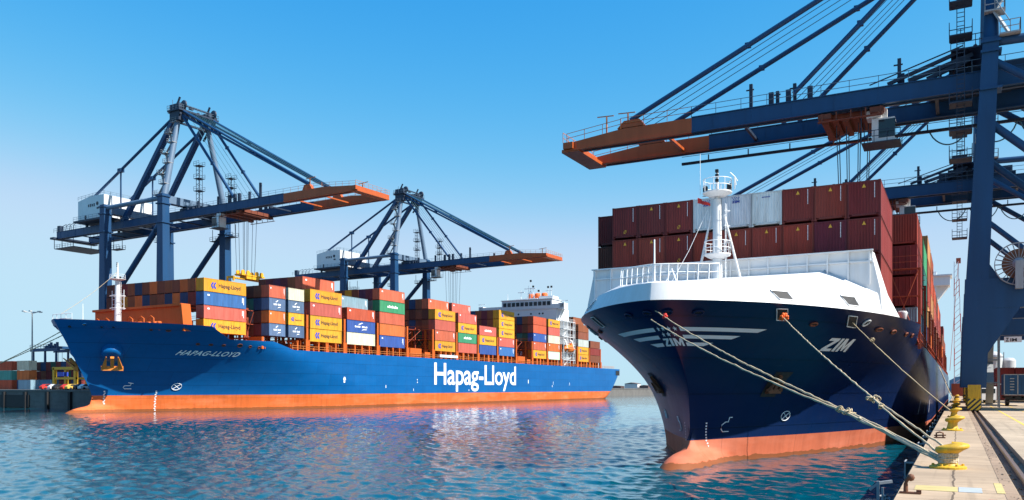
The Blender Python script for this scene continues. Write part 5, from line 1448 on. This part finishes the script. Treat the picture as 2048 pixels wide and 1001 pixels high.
BW = ['nearest yellow bollard on the quay edge, wrapped by four mooring ropes', 'second yellow bollard along the quay edge, bare of ropes', 'third yellow bollard along the quay edge, taking a single taut rope', 'fourth yellow bollard from the front on the quay edge', 'fifth yellow bollard from the front on the quay edge', 'sixth yellow bollard from the front on the quay edge', 'seventh yellow bollard from the front on the quay edge', 'eighth yellow bollard from the front on the quay edge', 'farthest yellow bollard of the line along the quay edge']
b0 = bollard()
for i, y in enumerate(BY):
    o = b0 if i == 0 else copy_tree(b0); o.location = (-.21, y, 3.25); o.rotation_euler = (0, 0, random.uniform(-.3, .3) if i else .1)
    k = [1.0, 1.08, 1.0][i % 3]; o.scale = (k, k, k)
    tag(o, BW[i], 'bollard', 'yellow bollards along the quay edge')
# small fittings
m = MB(); m.path([(0, 0, 0), (0, 0, .2), (.02, 0, .3), (.08, 0, .37), (.14, 0, .36)], [.05, .045, .045, .06, .07], 8); m.ball((.1, 0, .36), .085, 8)
o = m.build('mooring_hook', M['rust'], None); o.location = (-.86, 17.2, 3.25); o.scale = (.85, .85, .85); tag(o, 'small rusty mooring hook with bent head near the front quay edge', 'hook')
m = MB(); m.cbox((.08, 0, .02), (.42, .16, .04)); m.cbox((.26, .02, .05), (.1, .12, .08)); m.build('base_plate', M['rust'], o)
m = MB(); m.box(-.2, .2, -.12, .12, 0, .04); m.path([(-.12, 0, .02), (-.12, 0, .2), (0, 0, .24), (.12, 0, .2), (.12, 0, .02)], .035, 6); m.path([(-.2, .02, .1), (.22, -.02, .12)], .03, 6)
o = m.build('iron_cleat', M['rust'], None); o.location = (-.62, 36.8, 3.25); tag(o, 'rusty iron ring cleat on the quay between the first two bollards', 'cleat')
# fenders
for i, y in enumerate([22.6, 34, 45.5, 52, 58.5, 65, 71.5, 78, 90, 102, 114, 126, 140, 155, 170]):
    r = empty('quay_fender', (-1.06, y, 0)); 
    tag(r, 'foremost black rubber fender with a pale steel frame and a chain to the quay' if i == 0 else f'black rubber quay fender with white edging, {NTH[i]} along the wall from the front', 'fender', 'fenders along the quay wall')
    m = MB(); m.box(-.45, 0, -.3, .3, .2, 2.2); m.box(-.62, -.45, -.5, .5, -.4, 2.45); m.build('pad', M['black'], r)
    m = MB()
    if i == 0:
        m.bar((-.66, -.52, 1.2), (-.66, -.52, 2.95), .07); m.bar((-.66, -.52, 2.9), (-.35, -.42, 2.95), .07); m.bar((-.66, -.52, 2.9), (-.85, -.5, 2.72), .06); m.bar((-.56, -.52, 1.4), (-.56, -.52, 2.8), .05); m.bar((-.64, -.52, 2.4), (-.2, -.45, 1.9), .06)
    else:
        m.bar((-.64, -.5, 2.5), (-.64, .5, 2.5), .06); m.bar((-.64, -.5, 2.5), (0, -.5, 2.5), .06); m.bar((-.64, -.52, 1.2), (-.64, -.52, 2.5), .05)
    m.build('edging', M['galv'], r)
    if i == 0:
        ch = MB()
        a, b2 = Vector((-.6, -.4, 2.6)), Vector((.0, 2.4, 2.75))
        for k in range(15):
            u = (k + .5) / 15; c = a + (b2 - a) * u; c.z -= .35 * (1 - (2 * u - 1) ** 2); d = (b2 - a).normalized(); s_ = Vector((0, 0, 1)) if k % 2 else d.cross(Vector((0, 0, 1))).normalized()
            ch.path([c + d * (.12 * math.cos(t)) + s_ * (.07 * math.sin(t)) for t in [2 * math.pi * j / 8 for j in range(9)]], .022, 5)
        ch.build('chain', M['galv'], r)

# ------------------------------------------------------------------ mooring ropes
def rope(name, pts, r, label, knots=(), group='mooring ropes of the navy ship'):
    ps = [Vector(p) for p in pts]; fine = []
    for a, b2 in zip(ps, ps[1:]):
        n = max(2, int((b2 - a).length / .35))
        fine += [a + (b2 - a) * (i / n) for i in range(n)]
    fine.append(ps[-1])
    r *= .78
    m = MB(); m.path([p + Vector((random.gauss(0, .008), random.gauss(0, .008), random.gauss(0, .008))) for p in fine], [r * random.uniform(.78, 1.22) for _ in fine], 7)
    for (c, k) in knots:
        c = Vector(c)
        for j in range(7): 
            d = Vector((random.gauss(0, 1), random.gauss(0, 1), random.gauss(0, 1))).normalized()
            e = d.cross(Vector((.3, .5, .8))).normalized(); cc = c + Vector((random.gauss(0, k * .5), random.gauss(0, k * .5), random.gauss(0, k * .3)))
            m.path([cc + d * (k * math.cos(t)) + e * (k * .75 * math.sin(t)) for t in [2 * math.pi * i / 9 for i in range(10)]], r * .75, 5)
    o = m.build(name, M['rope'], None); tag(o, label, 'rope', group); return o
def sag(a, b2, s, n=14):
    a, b2 = Vector(a), Vector(b2)
    return [a + (b2 - a) * (i / n) - Vector((0, 0, s * 4 * (i / n) * (1 - i / n))) for i in range(n + 1)]
zw = lambda p: Vector((p.x - 16, p.y + 45.6, p.z))
bp = Vector((-.21, 23.08, 3.25))
def coil(z, r=.205, t0=-2.6, t1=2.8, dz=.04): return [bp + Vector((r * math.cos(t), r * math.sin(t), z + dz * (t - t0) / (t1 - t0))) for t in [t0 + (t1 - t0) * i / 14 for i in range(15)]]
E_ = bp + Vector((-.22, .05, .27))
pA = zw(ZH.pt(-1, 2.0, 9.9)); pA2 = zw(ZH.pt(-1, 1.2, 9.3)); pB = zw(ZH.pt(1, 8.1, 9.88, .1)); pC = zw(ZH.pt(1, 15.1, 9.82, .1))
k1 = pA + (E_ - pA) * .84 - Vector((0, 0, .05)); k2 = pA2 + (E_ - pA2) * .82; k3 = pB + (E_ - pB) * .78
rope('mooring_rope', sag(pA, k1, .25) + [k1 + (E_ - k1) * .5 + Vector((.03, 0, .02)), E_] + coil(.24), .042, 'upper tan mooring rope from the navy bow stem, knotted, ending on the nearest bollard', [(k1, .1)])
rope('mooring_rope', sag(pA2, k2, .25) + [k2 + (E_ - k2) * .5, E_ + Vector((0, 0, -.04))] + coil(.19), .045, 'lower pale mooring rope from the navy bow stem to the nearest bollard', [(k2, .09), (k2 + (E_ - k2) * .25, .06)])
rope('mooring_rope', [k1, k1 + (E_ - k1) * .5 + Vector((-.1, .1, .0)), E_ + Vector((.0, .1, .03))] + coil(.3), .04, 'short doubled rope strand running beside the knot to the nearest bollard')
rope('mooring_rope', [k2, k2 + (E_ - k2) * .5 + Vector((.06, -.1, -.06)), E_ + Vector((0, -.1, -.08))] + coil(.15), .04, 'lowest doubled rope strand reaching the nearest bollard')
rope('mooring_rope', sag(pB, k3, .12) + [k3 + (E_ - k3) * .5, E_ + Vector((0, .05, .12))] + coil(.33), .042, 'steep mooring rope from the square port on the navy bow to the nearest bollard', [(k3, .1), (k3 + (E_ - k3) * .18, .08)])
rope('mooring_rope', [k3, k3 + (E_ - k3) * .5 + Vector((.12, .1, .1)), E_ + Vector((.14, .1, .24))] + coil(.36), .038, 'forked strand below the knot of the steep rope on the nearest bollard')
p3 = Vector((-.3, 63.1, 3.6))
rope('mooring_rope', sag(pC, p3, .2), .045, 'thin mooring rope from the second square port down to the third bollard', [(pC + (p3 - pC) * .2, .13)])
p5 = Vector((-.3, 103, 3.6))
for i, (y, z) in enumerate(((150, 8.9), (160, 8.8))):
    rope('mooring_rope', sag(Vector((-2.7, y, z)), Vector((-.25, 103 + 20 * i, 3.6)), .25), .05, ['dark distant mooring line from the navy ship side to the fifth bollard', 'dark distant mooring line from the navy ship side to the sixth bollard'][i])
for pos, mt, lab, r in ((pA + (E_ - pA) * .075, 'red', 'red rat guard bundle hanging on the upper bow rope', .2), (pB + (E_ - pB) * .03, 'orange_float', 'orange frayed cover tied round the rope at the square bow port', .24)):
    m = MB()
    for j in range(9 if mt == 'red' else 16):
        c = Vector((random.gauss(0, r * .45), random.gauss(0, r * .45), random.gauss(-.02, r * .45))); m.ball(c, (r * random.uniform(.3, .55), r * random.uniform(.3, .5), r * random.uniform(.3, .6)), 8)
    o = m.build('rope_cover', M[mt], None); o.location = pos; tag(o, lab, 'rope cover')
hb1 = hl(0, 0); a1 = hl(HH.pt(1, 6.4, 18.1).x, 6.4, 18.1); a2 = hl(HH.pt(1, 5.0, 17.7).x, 5.0, 17.7)
rope('mooring_rope', sag(a1, (-268, 130, 4.9), 1.2), .13, 'dark mooring line from the blue bow chock to the far left pier', (), 'mooring ropes of the blue ship')
rope('mooring_rope', sag(a2, (-263, 130, 4.9), 1.2), .12, 'pale mooring line from the blue stem to the far left pier', (), 'mooring ropes of the blue ship')
rope('stay_wire', sag(hl(.2, 17.5, 30.5), hl(-1, 5.2, 20.4), .5), .05, 'thin stay wire from the blue ship foremast to its bow', (), 'mooring ropes of the blue ship')

# ------------------------------------------------------------------ things on the right quay
def yard_box(x, y, z, L, col, label, W=2.44, H=2.6, rz=0.0, grp='containers stored on the right quay', me=None):
    k = ('yard', L, H)
    if k not in SZ: SZ[k] = container_meshes(W, L, H - .02, 'yard_%d' % len(SZ))
    o = inst('cargo_container', SZ[k], None, (x, y, z), rz); o.color = jit(CC[col], .12); tag(o, label, 'container', grp); return o
# trailer with a blue box
tr = empty('container_trailer', (5.75, 104, 3.25)); tag(tr, 'low black road trailer carrying a blue container on the sunlit quay', 'trailer')
m = MB(); m.box(-.5, -.3, 0, 7, .85, 1.1); m.box(.3, .5, 0, 7, .85, 1.1); m.box(-1.2, 1.2, 0, .25, .7, 1.05); m.box(-1.2, 1.2, 3.4, 3.6, .85, 1.05); m.box(-1.2, 1.2, 6.8, 7, .85, 1.05); m.box(-1.15, 1.15, -.1, 0, .45, .6); m.build('chassis', M['black'], tr)
for x in (-.95, .95):
    for y in (.9, 2.1):
        m = MB(); m.lathe([(0, -.18), (.3, -.18), (.5, -.14), (.5, .14), (.3, .18), (0, .18)], (x, y, .5), (1, 0, 0), 18); w = m.build('tyre', M['black'], tr)
        q = MB(); q.lathe([(0, -.2), (.24, -.2), (.26, -.17), (0, -.17)], (x, y, .5), (1, 0, 0), 14); q.lathe([(0, .2), (.24, .2), (.26, .17), (0, .17)], (x, y, .5), (1, 0, 0), 14); q.build('rim', M['grey'], w)
bx = empty('cargo_container', (5.75, 104, 4.4)); tag(bx, 'blue container with ribbed doors sitting on the black road trailer', 'container')
me = container_meshes(2.6, 6.5, 2.35, 'trailer', doors=True); o = inst('container_body', me, bx); o.color = (.015, .10, .25, 1)
m = MB()
for x in (-1.28, 1.28, -.02): m.box(x - .04, x + .04, -.05, -.02, .05, 2.3)
for z in (.08, 2.28): m.box(-1.3, 1.3, -.05, -.02, z - .04, z + .04)
for k in range(5): m.box(-.75, -.35, -.05, -.02, .6 + .3 * k, .68 + .3 * k)
m.build('door_gear', M['grey'], bx)
i = 0
for x in (6.6, 9.2, 11.8, 14.4, 17.0):
    for t in range(2):
        yard_box(x, 150 + .2 * i, 3.25 + t * 2.6, 12.2, 'dark maroon', f'dark maroon container of the block behind the blue trailer, {["lower","upper"][t]} tier, {NTH[i // 2]} from rail'); i += 1
m = MB(); m.tube((0, 0, 0), (0, 0, 8.5), 1.5, n=20); m.lathe([(1.5, 8.5), (1.0, 9.1), (0, 9.3)], n=20); m.tube((2.6, .6, 0), (2.6, .6, 7.4), 1.2, n=20); m.lathe([(1.2, 7.4), (.8, 7.9), (0, 8.0)], (2.6, .6, 0), n=20)
o = m.build('storage_silo', M['grey'], None); o.location = (6.4, 190, 3.25); tag(o, 'pair of pale grey cylindrical silos behind the crane legs', 'silo')
m = MB()
for z in (2, 5, 8): m.box(-2.2, 1.6, -1.9, -1.4, z, z + .15)
for x in (-2.2, 1.6): m.bar((x, -1.7, 0), (x, -1.7, 9), .15)
m.build('platform', M['galv'], o)
def van(loc, rz, label):
    r = empty('service_van', loc, rz); tag(r, label, 'van')
    m = MB(); m.prism([(-.95, 0, .45), (-.95, 4.8, .45), (-.95, 4.8, 1.1), (-.95, 4.1, 1.25), (-.95, 3.3, 2.1), (-.95, .1, 2.15), (-.95, 0, 1.9)], (1.9, 0, 0)); m.build('body', M['white_clean'], r)
    m = MB(); m.prism([(-.97, 3.35, 2.0), (-.97, 4.0, 1.3), (-.97, 2.6, 1.3), (-.97, 2.6, 2.0)], (1.94, 0, 0)); m.build('window', M['glass'], r); m = MB(); m.box(-.8, .8, -.02, .02, 1.3, 1.9); m.build('rear_window', M['glass'], r)
    for x in (-.9, .9):
        for y in (.9, 3.9): m = MB(); m.lathe([(0, -.12), (.36, -.12), (.36, .12), (0, .12)], (x, y, .36), (1, 0, 0), 14); m.build('wheel', M['black'], r)
    return r
van((3.5, 122, 3.25), .3, 'white service van parked just beyond the near crane leg')
def stair_tower(loc, label):
    m = MB()
    for (x, y) in ((-.8, -1.6), (.8, -1.6), (.8, 1.6), (-.8, 1.6)): m.bar((x, y, 0), (x, y, 12), .12)
    for k in range(5):
        z = .2 + 2.3 * k; m.bar((0, -1.4 if k % 2 else 1.4, z), (0, 1.4 if k % 2 else -1.4, z + 2.2), .7, .1); m.box(-.8, .8, 1.0, 1.6, z, z + .08); m.box(-.8, .8, -1.6, -1.0, z, z + .08)
        rail_line(m, (.8, -1.6, z), (.8, 1.6, z), 1.0, 1, .06)
    o = m.build('stair_tower', M['galv'], None); o.location = loc; tag(o, label, 'stairs'); return o
stair_tower((2.9, 97.5, 3.25), 'open steel stair tower standing behind the near crane leg')
# mobile harbour crane in the distance
mc = empty('mobile_crane', (.2, 225, 3.25)); tag(mc, 'distant slewing crane with red and white lattice jib standing on the quay', 'crane')
for k in range(7):
    z0, z1 = 3 + 4.2 * k, 7.2 + 4.2 * k; m = MB(); w = .9 - .07 * k; xo = -.25 * k * .3
    for (a, b2) in ((-1, -1), (1, -1), (1, 1), (-1, 1)): m.bar((a * w + xo, b2 * w, z0), (a * w * .93 + xo, b2 * w * .93, z1), .17)
    for j in range(3):
        za, zb_ = z0 + 1.4 * j, z0 + 1.4 * (j + 1); m.bar((-w + xo, -w, za), (w + xo, -w, zb_), .1); m.bar((w + xo, -w, za), (w + xo, w, zb_), .1); m.bar((-w + xo, w, za), (-w + xo, -w, zb_), .1)
    m.build('jib_section', M['red'] if k in (1, 3, 5) else M['white_clean'], mc)
m = MB(); m.box(-1.5, 1.5, -2.5, 2.5, 0, 3); m.box(-.5, .5, -.5, .5, 32, 33.2); m.tube((0, -.8, 32.5), (-1.8, -3.8, 6), .05, n=4); m.build('turntable', M['deck_red'], mc)
# far end of the quay
m = MB(); m.prism([(-8, 0, 0), (9, 0, 0), (9, 0, 7), (6, 0, 9.3), (1, 0, 10.4), (-4, 0, 9.3), (-8, 0, 7)], (0, 40, 0)); o = m.build('warehouse', M['far_blue'], None); o.location = (3, 640, 3.25); tag(o, 'distant blue warehouse with a curved roof at the end of the quay', 'warehouse')
m = MB(); m.box(-4, 4, -.1, 0, 0, 5); m.build('door', M['grey'], o)

# ------------------------------------------------------------------ pier on the left
rp_ = lambda x, y, z: HB + HROT @ Vector((x, y, z))
m = MB(); m.box(-330, -24.6, 30, 560, -4, 4.7); m.box(-330, -24.4, 29.8, 560, 4.3, 4.75)
o = m.build('pier', M['pier'], None); o.location = HB; o.rotation_euler = (0, 0, PHI); struct(o)
m = MB()
for k in range(9): m.box(-24.8 - 9 * k, -23.9 - 9 * k, 29.3, 30, -3, 4.2)
m.box(-62, -50, 29.6, 30, .2, 3.4)
o = m.build('pier_fender', M['black'], None); o.location = HB; o.rotation_euler = (0, 0, PHI); tag(o, 'row of black fender timbers on the shaded pier end', None, None, 'structure')
LY = 150
lc = [(-268.6, 5.0, ['orange-red', 'turquoise', 'orange-red'], 'front left stack'), (-253.6, 6.0, ['navy', 'orange', 'cream'], 'second stack'), ]
for x, L, cols, nm_ in lc:
    for t, cn in enumerate(cols):
        yard_box(x, LY, 4.7 + t * 2.95, 12.2 if nm_[0] == 'f' else 6.1, cn, f'{cn} container on the left pier, {TIER[t]} tier of the {nm_}', H=2.93, rz=-math.pi / 2, grp='containers on the left pier')
yard_box(-247.5, LY - 3.2, 4.7, 6.1, 'pale blue', 'pale blue container with white lettering on the pier ground', H=2.93, rz=-math.pi / 2, grp='containers on the left pier')
yard_box(-238.0, LY - 2.8, 4.7, 2.9 * 2, 'steel blue', 'steel blue container beside the pale blue one on the pier', H=2.93, rz=-math.pi / 2, grp='containers on the left pier')
j = 0
for k in range(10):
    for t in range(3):
        cn = ['dark green', 'maroon', 'navy', 'dark brown', 'maroon', 'brown', 'dark maroon', 'dark brown', 'navy', 'maroon'][(k + t * 3) % 10] if k < 7 or t < 2 else 'rose red'
        yard_box(-262 + 2.6 * k, LY + 9, 4.7 + t * 2.95, 12.2, cn, f'{cn} container end on the left pier, {TIER[t]} tier, {NTH[k]} column of the dark block', H=2.93, grp='containers on the left pier')
for k in range(3):
    for t in range(2):
        yard_box(-292 + 13 * k - 12, LY + 14, 4.7 + t * 2.95, 12.2, random.choice(['brown', 'rust brown', 'maroon', 'grey']), f'weathered container far left on the pier, {["lower","upper"][t]} tier, {NTH[k]} pile', H=2.93, rz=-math.pi / 2, grp='containers on the left pier')
def light_mast(loc, h, label):
    r = empty('light_mast', loc); tag(r, label, 'light mast')
    m = MB(); m.tube((0, 0, 0), (0, 0, h), .32, .16, 8); m.build('pole', M['galv'], r)
    m = MB()
    for k in range(6):
        a = math.pi * k / 3 + .3; m.bar((0, 0, h - .2), (2.2 * math.cos(a), 2.2 * math.sin(a), h + .5), .12); m.cbox((2.4 * math.cos(a), 2.4 * math.sin(a), h + .4), (.9, .6, .3))
    m.build('lamp_head', M['grey'], r); return r
light_mast((-249.5, LY + 1, 4.7), 23.5, 'tall slim floodlight mast on the left pier')
# yard crane
yc = empty('yard_crane', (-272, 165, 4.7)); tag(yc, 'blue portal yard crane above the dark container block on the left pier', 'crane')
for x in (0, 6.5, 12.5):
    for y in (0, 8): m = MB(); m.bar((x, y, 0), (x, y, 13), .7, .7, .5, .5); m.build('leg', M['crane_blue'], yc)
m = MB(); m.box(-1, 13.8, -.5, .5, 12.6, 13.6); m.box(-1, 13.8, 7.5, 8.5, 12.6, 13.6); rail_line(m, (-1, -.5, 13.6), (13.8, -.5, 13.6), 1.2, 1.5, .1); m.box(6, 9, 0, 8, 13.6, 14.4)
for k in range(6): m.box(6 + k * 1.1, 6.5 + k * 1.1, .5, 1.2, 13.6, 14.6 + .5 * (k % 3))
m.build('beam', M['crane_blue'], yc)
m = MB(); m.box(8.5, 11.5, 2, 5, 3, 3.4); m.tube((9, 3, 3.4), (9, 3, 12.6), .06); m.tube((11, 3, 3.4), (11, 3, 12.6), .06); m.build('hook_beam', M['crane_dark'], yc)
# yellow straddle carrier
sc = empty('straddle_carrier', (-222.5, 141, 4.7)); sc.scale = (1, 1, .72); tag(sc, 'yellow straddle carrier parked on the left pier behind the blue bow', 'carrier')
for x in (0, 9.5):
    for y in (0, 3.4): m = MB(); m.bar((x, y, .8), (x, y, 8.4), .8, .8); m.build('leg', M['yellow'], sc)
m = MB()
for y in (0, 3.4): m.box(-.6, 14, y - .4, y + .4, 7.8, 8.8); m.box(-.4, 9.9, y - .3, y + .3, 4.0, 4.8); m.box(-.8, 10.3, y - .4, y + .4, .7, 1.5)
m.build('frame', M['yellow'], sc)
m = MB(); m.box(2.2, 5.0, -.6, .8, 5.2, 6.8); m.build('cab', M['emblem_blue'], sc)
m = MB()
for x in (.4, 2.4, 7.2, 9.2):
    for y in (0, 3.4): m.lathe([(0, -.3), (.75, -.3), (.75, .3), (0, .3)], (x, y, .75), (0, 1, 0), 14)
m.build('wheel', M['black'], sc)
def car(loc, rz, mat, label):
    r = empty('parked_car', loc, rz); tag(r, label, 'car', 'vehicles parked on the left pier edge')
    m = MB(); m.prism([(0, -.85, .3), (4.2, -.85, .3), (4.2, -.85, .85), (3.2, -.85, .95), (2.6, -.85, 1.45), (1.0, -.85, 1.45), (.3, -.85, .95), (0, -.85, .85)], (0, 1.7, 0)); m.build('body', mat, r)
    m = MB(); m.prism([(1.05, -.87, 1.38), (2.5, -.87, 1.38), (2.95, -.87, .98), (.6, -.87, .98)], (0, 1.74, 0)); m.build('window', M['glass'], r)
    for x in (.8, 3.4):
        for y in (-.8, .8): m = MB(); m.lathe([(0, -.1), (.32, -.1), (.32, .1), (0, .1)], (x, y, .32), (0, 1, 0), 12); m.build('wheel', M['black'], r)
cm_ = [('red', 'red'), ('white_clean', 'white'), ('black', 'black'), ('red', 'dark red'), ('line_yellow', 'yellow'), ('black', 'dark'), ('white_clean', 'pale')]
for k, (mt, nm_) in enumerate(cm_): car((-212 + 2.7 * k, 130.5 + .5 * (k % 2), 4.75), 1.45, M[mt], f'{nm_} car parked near the pier edge, {NTH[k]} of the row from the left')
m = MB(); m.box(-2.2, 2.2, -.8, .8, .4, 1.2); m.box(-1.6, .6, -.7, .7, 1.2, 1.8); m.lathe([(0, -.3), (.5, -.3), (.5, .3), (0, .3)], (-1.4, -.8, .5), (0, 1, 0)); m.lathe([(0, -.3), (.5, -.3), (.5, .3), (0, .3)], (1.4, -.8, .5), (0, 1, 0))
o = m.build('yellow_tug', M['spreader'], None); o.location = (-250.5, 131.5, 4.75); o.name = 'terminal_tractor'; tag(o, 'low yellow terminal tractor at the left pier edge', 'tractor')

# ------------------------------------------------------------------ far shore
m = MB(); m.box(-1500, 60, 1500, 1700, -2, 3.5); struct(m.build('far_shore', M['pier'], None))
for i, (x, w, h, mt) in enumerate([(-640, 30, 9, 'far_white'), (-600, 22, 6, 'roof_dark'), (-570, 26, 12, 'far_white'), (-540, 18, 7, 'roof_dark'), (-512, 24, 9, 'far_white'), (-470, 30, 8, 'far_white'), (-420, 40, 10, 'far_white'), (-860, 40, 12, 'far_white'), (-940, 40, 9, 'far_white'), (-1050, 60, 11, 'far_white')]):
    b = empty('harbour_shed', (x, 1510, 3.5)); tag(b, f'low pale harbour shed on the far shore, {NTH[i]} of the line', 'shed', 'sheds on the far shore')
    m = MB(); m.box(0, w, 0, 20, 0, h * .8); m.build('wall', M[mt], b)
    m = MB(); m.prism([(-1, -1, h * .8), (w + 1, -1, h * .8), (w / 2, -1, h)], (0, 22, 0)); m.build('roof', M['roof_dark'], b)

# ------------------------------------------------------------------ water
def water():
    na, nr = 1150, 640
    th = np.linspace(R(-26), R(74), na)                       # bearing left of +Y
    rr = np.exp(np.linspace(np.log(9.0), np.log(420.0), nr))
    T, D = np.meshgrid(th, rr)
    X = -D * np.sin(T); Y = D * np.cos(T)
    Z = np.zeros_like(X)
    cell = D * math.log(420 / 9) / nr * .6
    for k in range(60):
        lam = math.exp(rng.uniform(math.log(.4), math.log(2.9)))
        a = rng.normal(R(250), R(42)); kx, ky = math.cos(a) * 2 * math.pi / lam, math.sin(a) * 2 * math.pi / lam
        amp = .0100 * lam ** .55
        ph = rng.uniform(0, 6.28)
        w = np.clip((lam / cell - 2.5) / 2.5, 0, 1)
        p = kx * X + ky * Y + ph + .6 * np.sin(.13 * X * math.cos(a + 1.4) + .11 * Y + ph)
        s = np.sin(p)
        Z += amp * w * 1.55 * (1 - 2 * np.abs(np.sin(p / 2)) ** 1.3 + .27) * (.6 + .4 * np.sin(.05 * X + .07 * Y + k))
    ruff = .72 + .45 * np.sin(.021 * X + .033 * Y + 1.0) * np.sin(.043 * X - .017 * Y) + .2 * np.sin(.09 * X + .11 * Y)
    Z *= np.clip(ruff, .6, 1.25) * np.clip((D - 9) / 6, 0, 1)
    Z[-1] = 0; 
    v = np.stack([X, Y, Z], -1).reshape(-1, 3)
    idx = np.arange(na * nr).reshape(nr, na)
    f = np.stack([idx[:-1, 1:], idx[:-1, :-1], idx[1:, :-1], idx[1:, 1:]], -1).reshape(-1, 4)
    # flat sheet out to the horizon, and a skirt round the displaced sector
    ext = []
    for t in th: ext.append((-9000 * math.sin(t), 9000 * math.cos(t), -.02))
    base = len(v); v = np.concatenate([v, np.array(ext)])
    e = np.arange(na) + base
    f2 = np.stack([idx[-1, 1:], idx[-1, :-1], e[:-1], e[1:]], -1)
    f = np.concatenate([f, f2])
    me = bpy.data.meshes.new('water'); me.vertices.add(len(v)); me.vertices.foreach_set('co', v.ravel())
    me.loops.add(len(f) * 4); me.loops.foreach_set('vertex_index', f.ravel().astype(np.int32))
    me.polygons.add(len(f)); me.polygons.foreach_set('loop_start', np.arange(0, len(f) * 4, 4, dtype=np.int32))
    me.polygons.foreach_set('use_smooth', np.ones(len(f), dtype=bool))
    me.update(); me.validate()
    m, nt, b = new_mat('sea_water')
    n1 = noise(nt, coords(nt, 'Object', (1, 1, 1)), .05, 3)
    c = mixc(nt, n1, (.0, .054, .088), (.0, .072, .108))
    nt.links.new(c, b.inputs['Base Color'])
    b.inputs['Roughness'].default_value = .015; b.inputs['IOR'].default_value = 1.333
    bp_ = nd(nt, 'ShaderNodeBump'); bp_.inputs['Strength'].default_value = .5; bp_.inputs['Distance'].default_value = .06
    w1 = noise(nt, coords(nt, 'Object', (1.0, .6, 1)), 1.5, 6, .66)
    w2 = noise(nt, coords(nt, 'Object', (1.0, .5, 1)), .22, 3, .5)
    nt.links.new(mathn(nt, 'ADD', w1, mathn(nt, 'MULTIPLY', w2, .7)), bp_.inputs['Height'])
    nt.links.new(bp_.outputs[0], b.inputs['Normal'])
    me.materials.append(m)
    o = bpy.data.objects.new('water', me); COL.objects.link(o); struct(o)
    # basin water behind and beside the camera, a little lower so the two sheets never coincide
    q = MB(); q.add([(-9000, -600, -.6), (2500, -600, -.6), (2500, 9000, -.6), (-9000, 9000, -.6)], [(0, 1, 2, 3)]); struct(q.build('sea_bed_water', m, None))
water()

# ------------------------------------------------------------------ light, sky, camera
SUN_EL, SUN_AZ = R(47), R(3)          # azimuth measured from +X towards +Y
sd = Vector((math.cos(SUN_EL) * math.cos(SUN_AZ), math.cos(SUN_EL) * math.sin(SUN_AZ), math.sin(SUN_EL)))
l = bpy.data.lights.new('sun', 'SUN'); l.energy = 5.0; l.angle = R(.53); l.color = (1, .95, .87)
lo = bpy.data.objects.new('sun', l); COL.objects.link(lo); lo.rotation_euler = sd.to_track_quat('Z', 'Y').to_euler()
W = bpy.data.worlds.new('World'); SC.world = W; W.use_nodes = True
nt = W.node_tree; bg = nt.nodes['Background']
sky = nd(nt, 'ShaderNodeTexSky', sky_type='NISHITA'); sky.sun_disc = False
sky.sun_elevation = SUN_EL; sky.sun_rotation = R(90) - SUN_AZ
sky.altitude = 0; sky.air_density = 1.0; sky.dust_density = .15; sky.ozone_density = 1.6
sp_ = nd(nt, 'ShaderNodeSeparateColor'); nt.links.new(sky.outputs[0], sp_.inputs[0])
cc_ = nd(nt, 'ShaderNodeCombineColor')
for k, (pw, ml, cap) in enumerate(((3.0, .0285, .53), (1.0, .188, .79), (.55, .475, .96))):   # grade towards the vivid azure of the photograph's air
    v_ = mathn(nt, 'MULTIPLY', mathn(nt, 'POWER', sp_.outputs[k], pw), ml)
    v_ = mathn(nt, 'POWER', mathn(nt, 'ADD', mathn(nt, 'POWER', v_, -6.0), cap ** -6), -1 / 6)
    nt.links.new(mathn(nt, 'MULTIPLY', v_, 4.4), cc_.inputs[k])
nt.links.new(cc_.outputs[0], bg.inputs['Color'])
bg.inputs['Strength'].default_value = .12
cam = bpy.data.cameras.new('camera'); co_ = bpy.data.objects.new('camera', cam); COL.objects.link(co_)
co_.location = (0, 0, 5.25); co_.rotation_euler = (R(90), 0, math.atan(891 / 1641))
cam.sensor_width = 36; cam.lens = 36 * 1641 / 2048; cam.shift_y = (776 - 500.5) / 2048
cam.clip_start = .1; cam.clip_end = 20000
SC.camera = co_
SC.view_settings.view_transform = 'Standard'; SC.view_settings.look = 'None'; SC.view_settings.exposure = .92; SC.view_settings.gamma = 1
SC.render.resolution_x = 1024; SC.render.resolution_y = 500
SC.cycles.max_bounces = 6
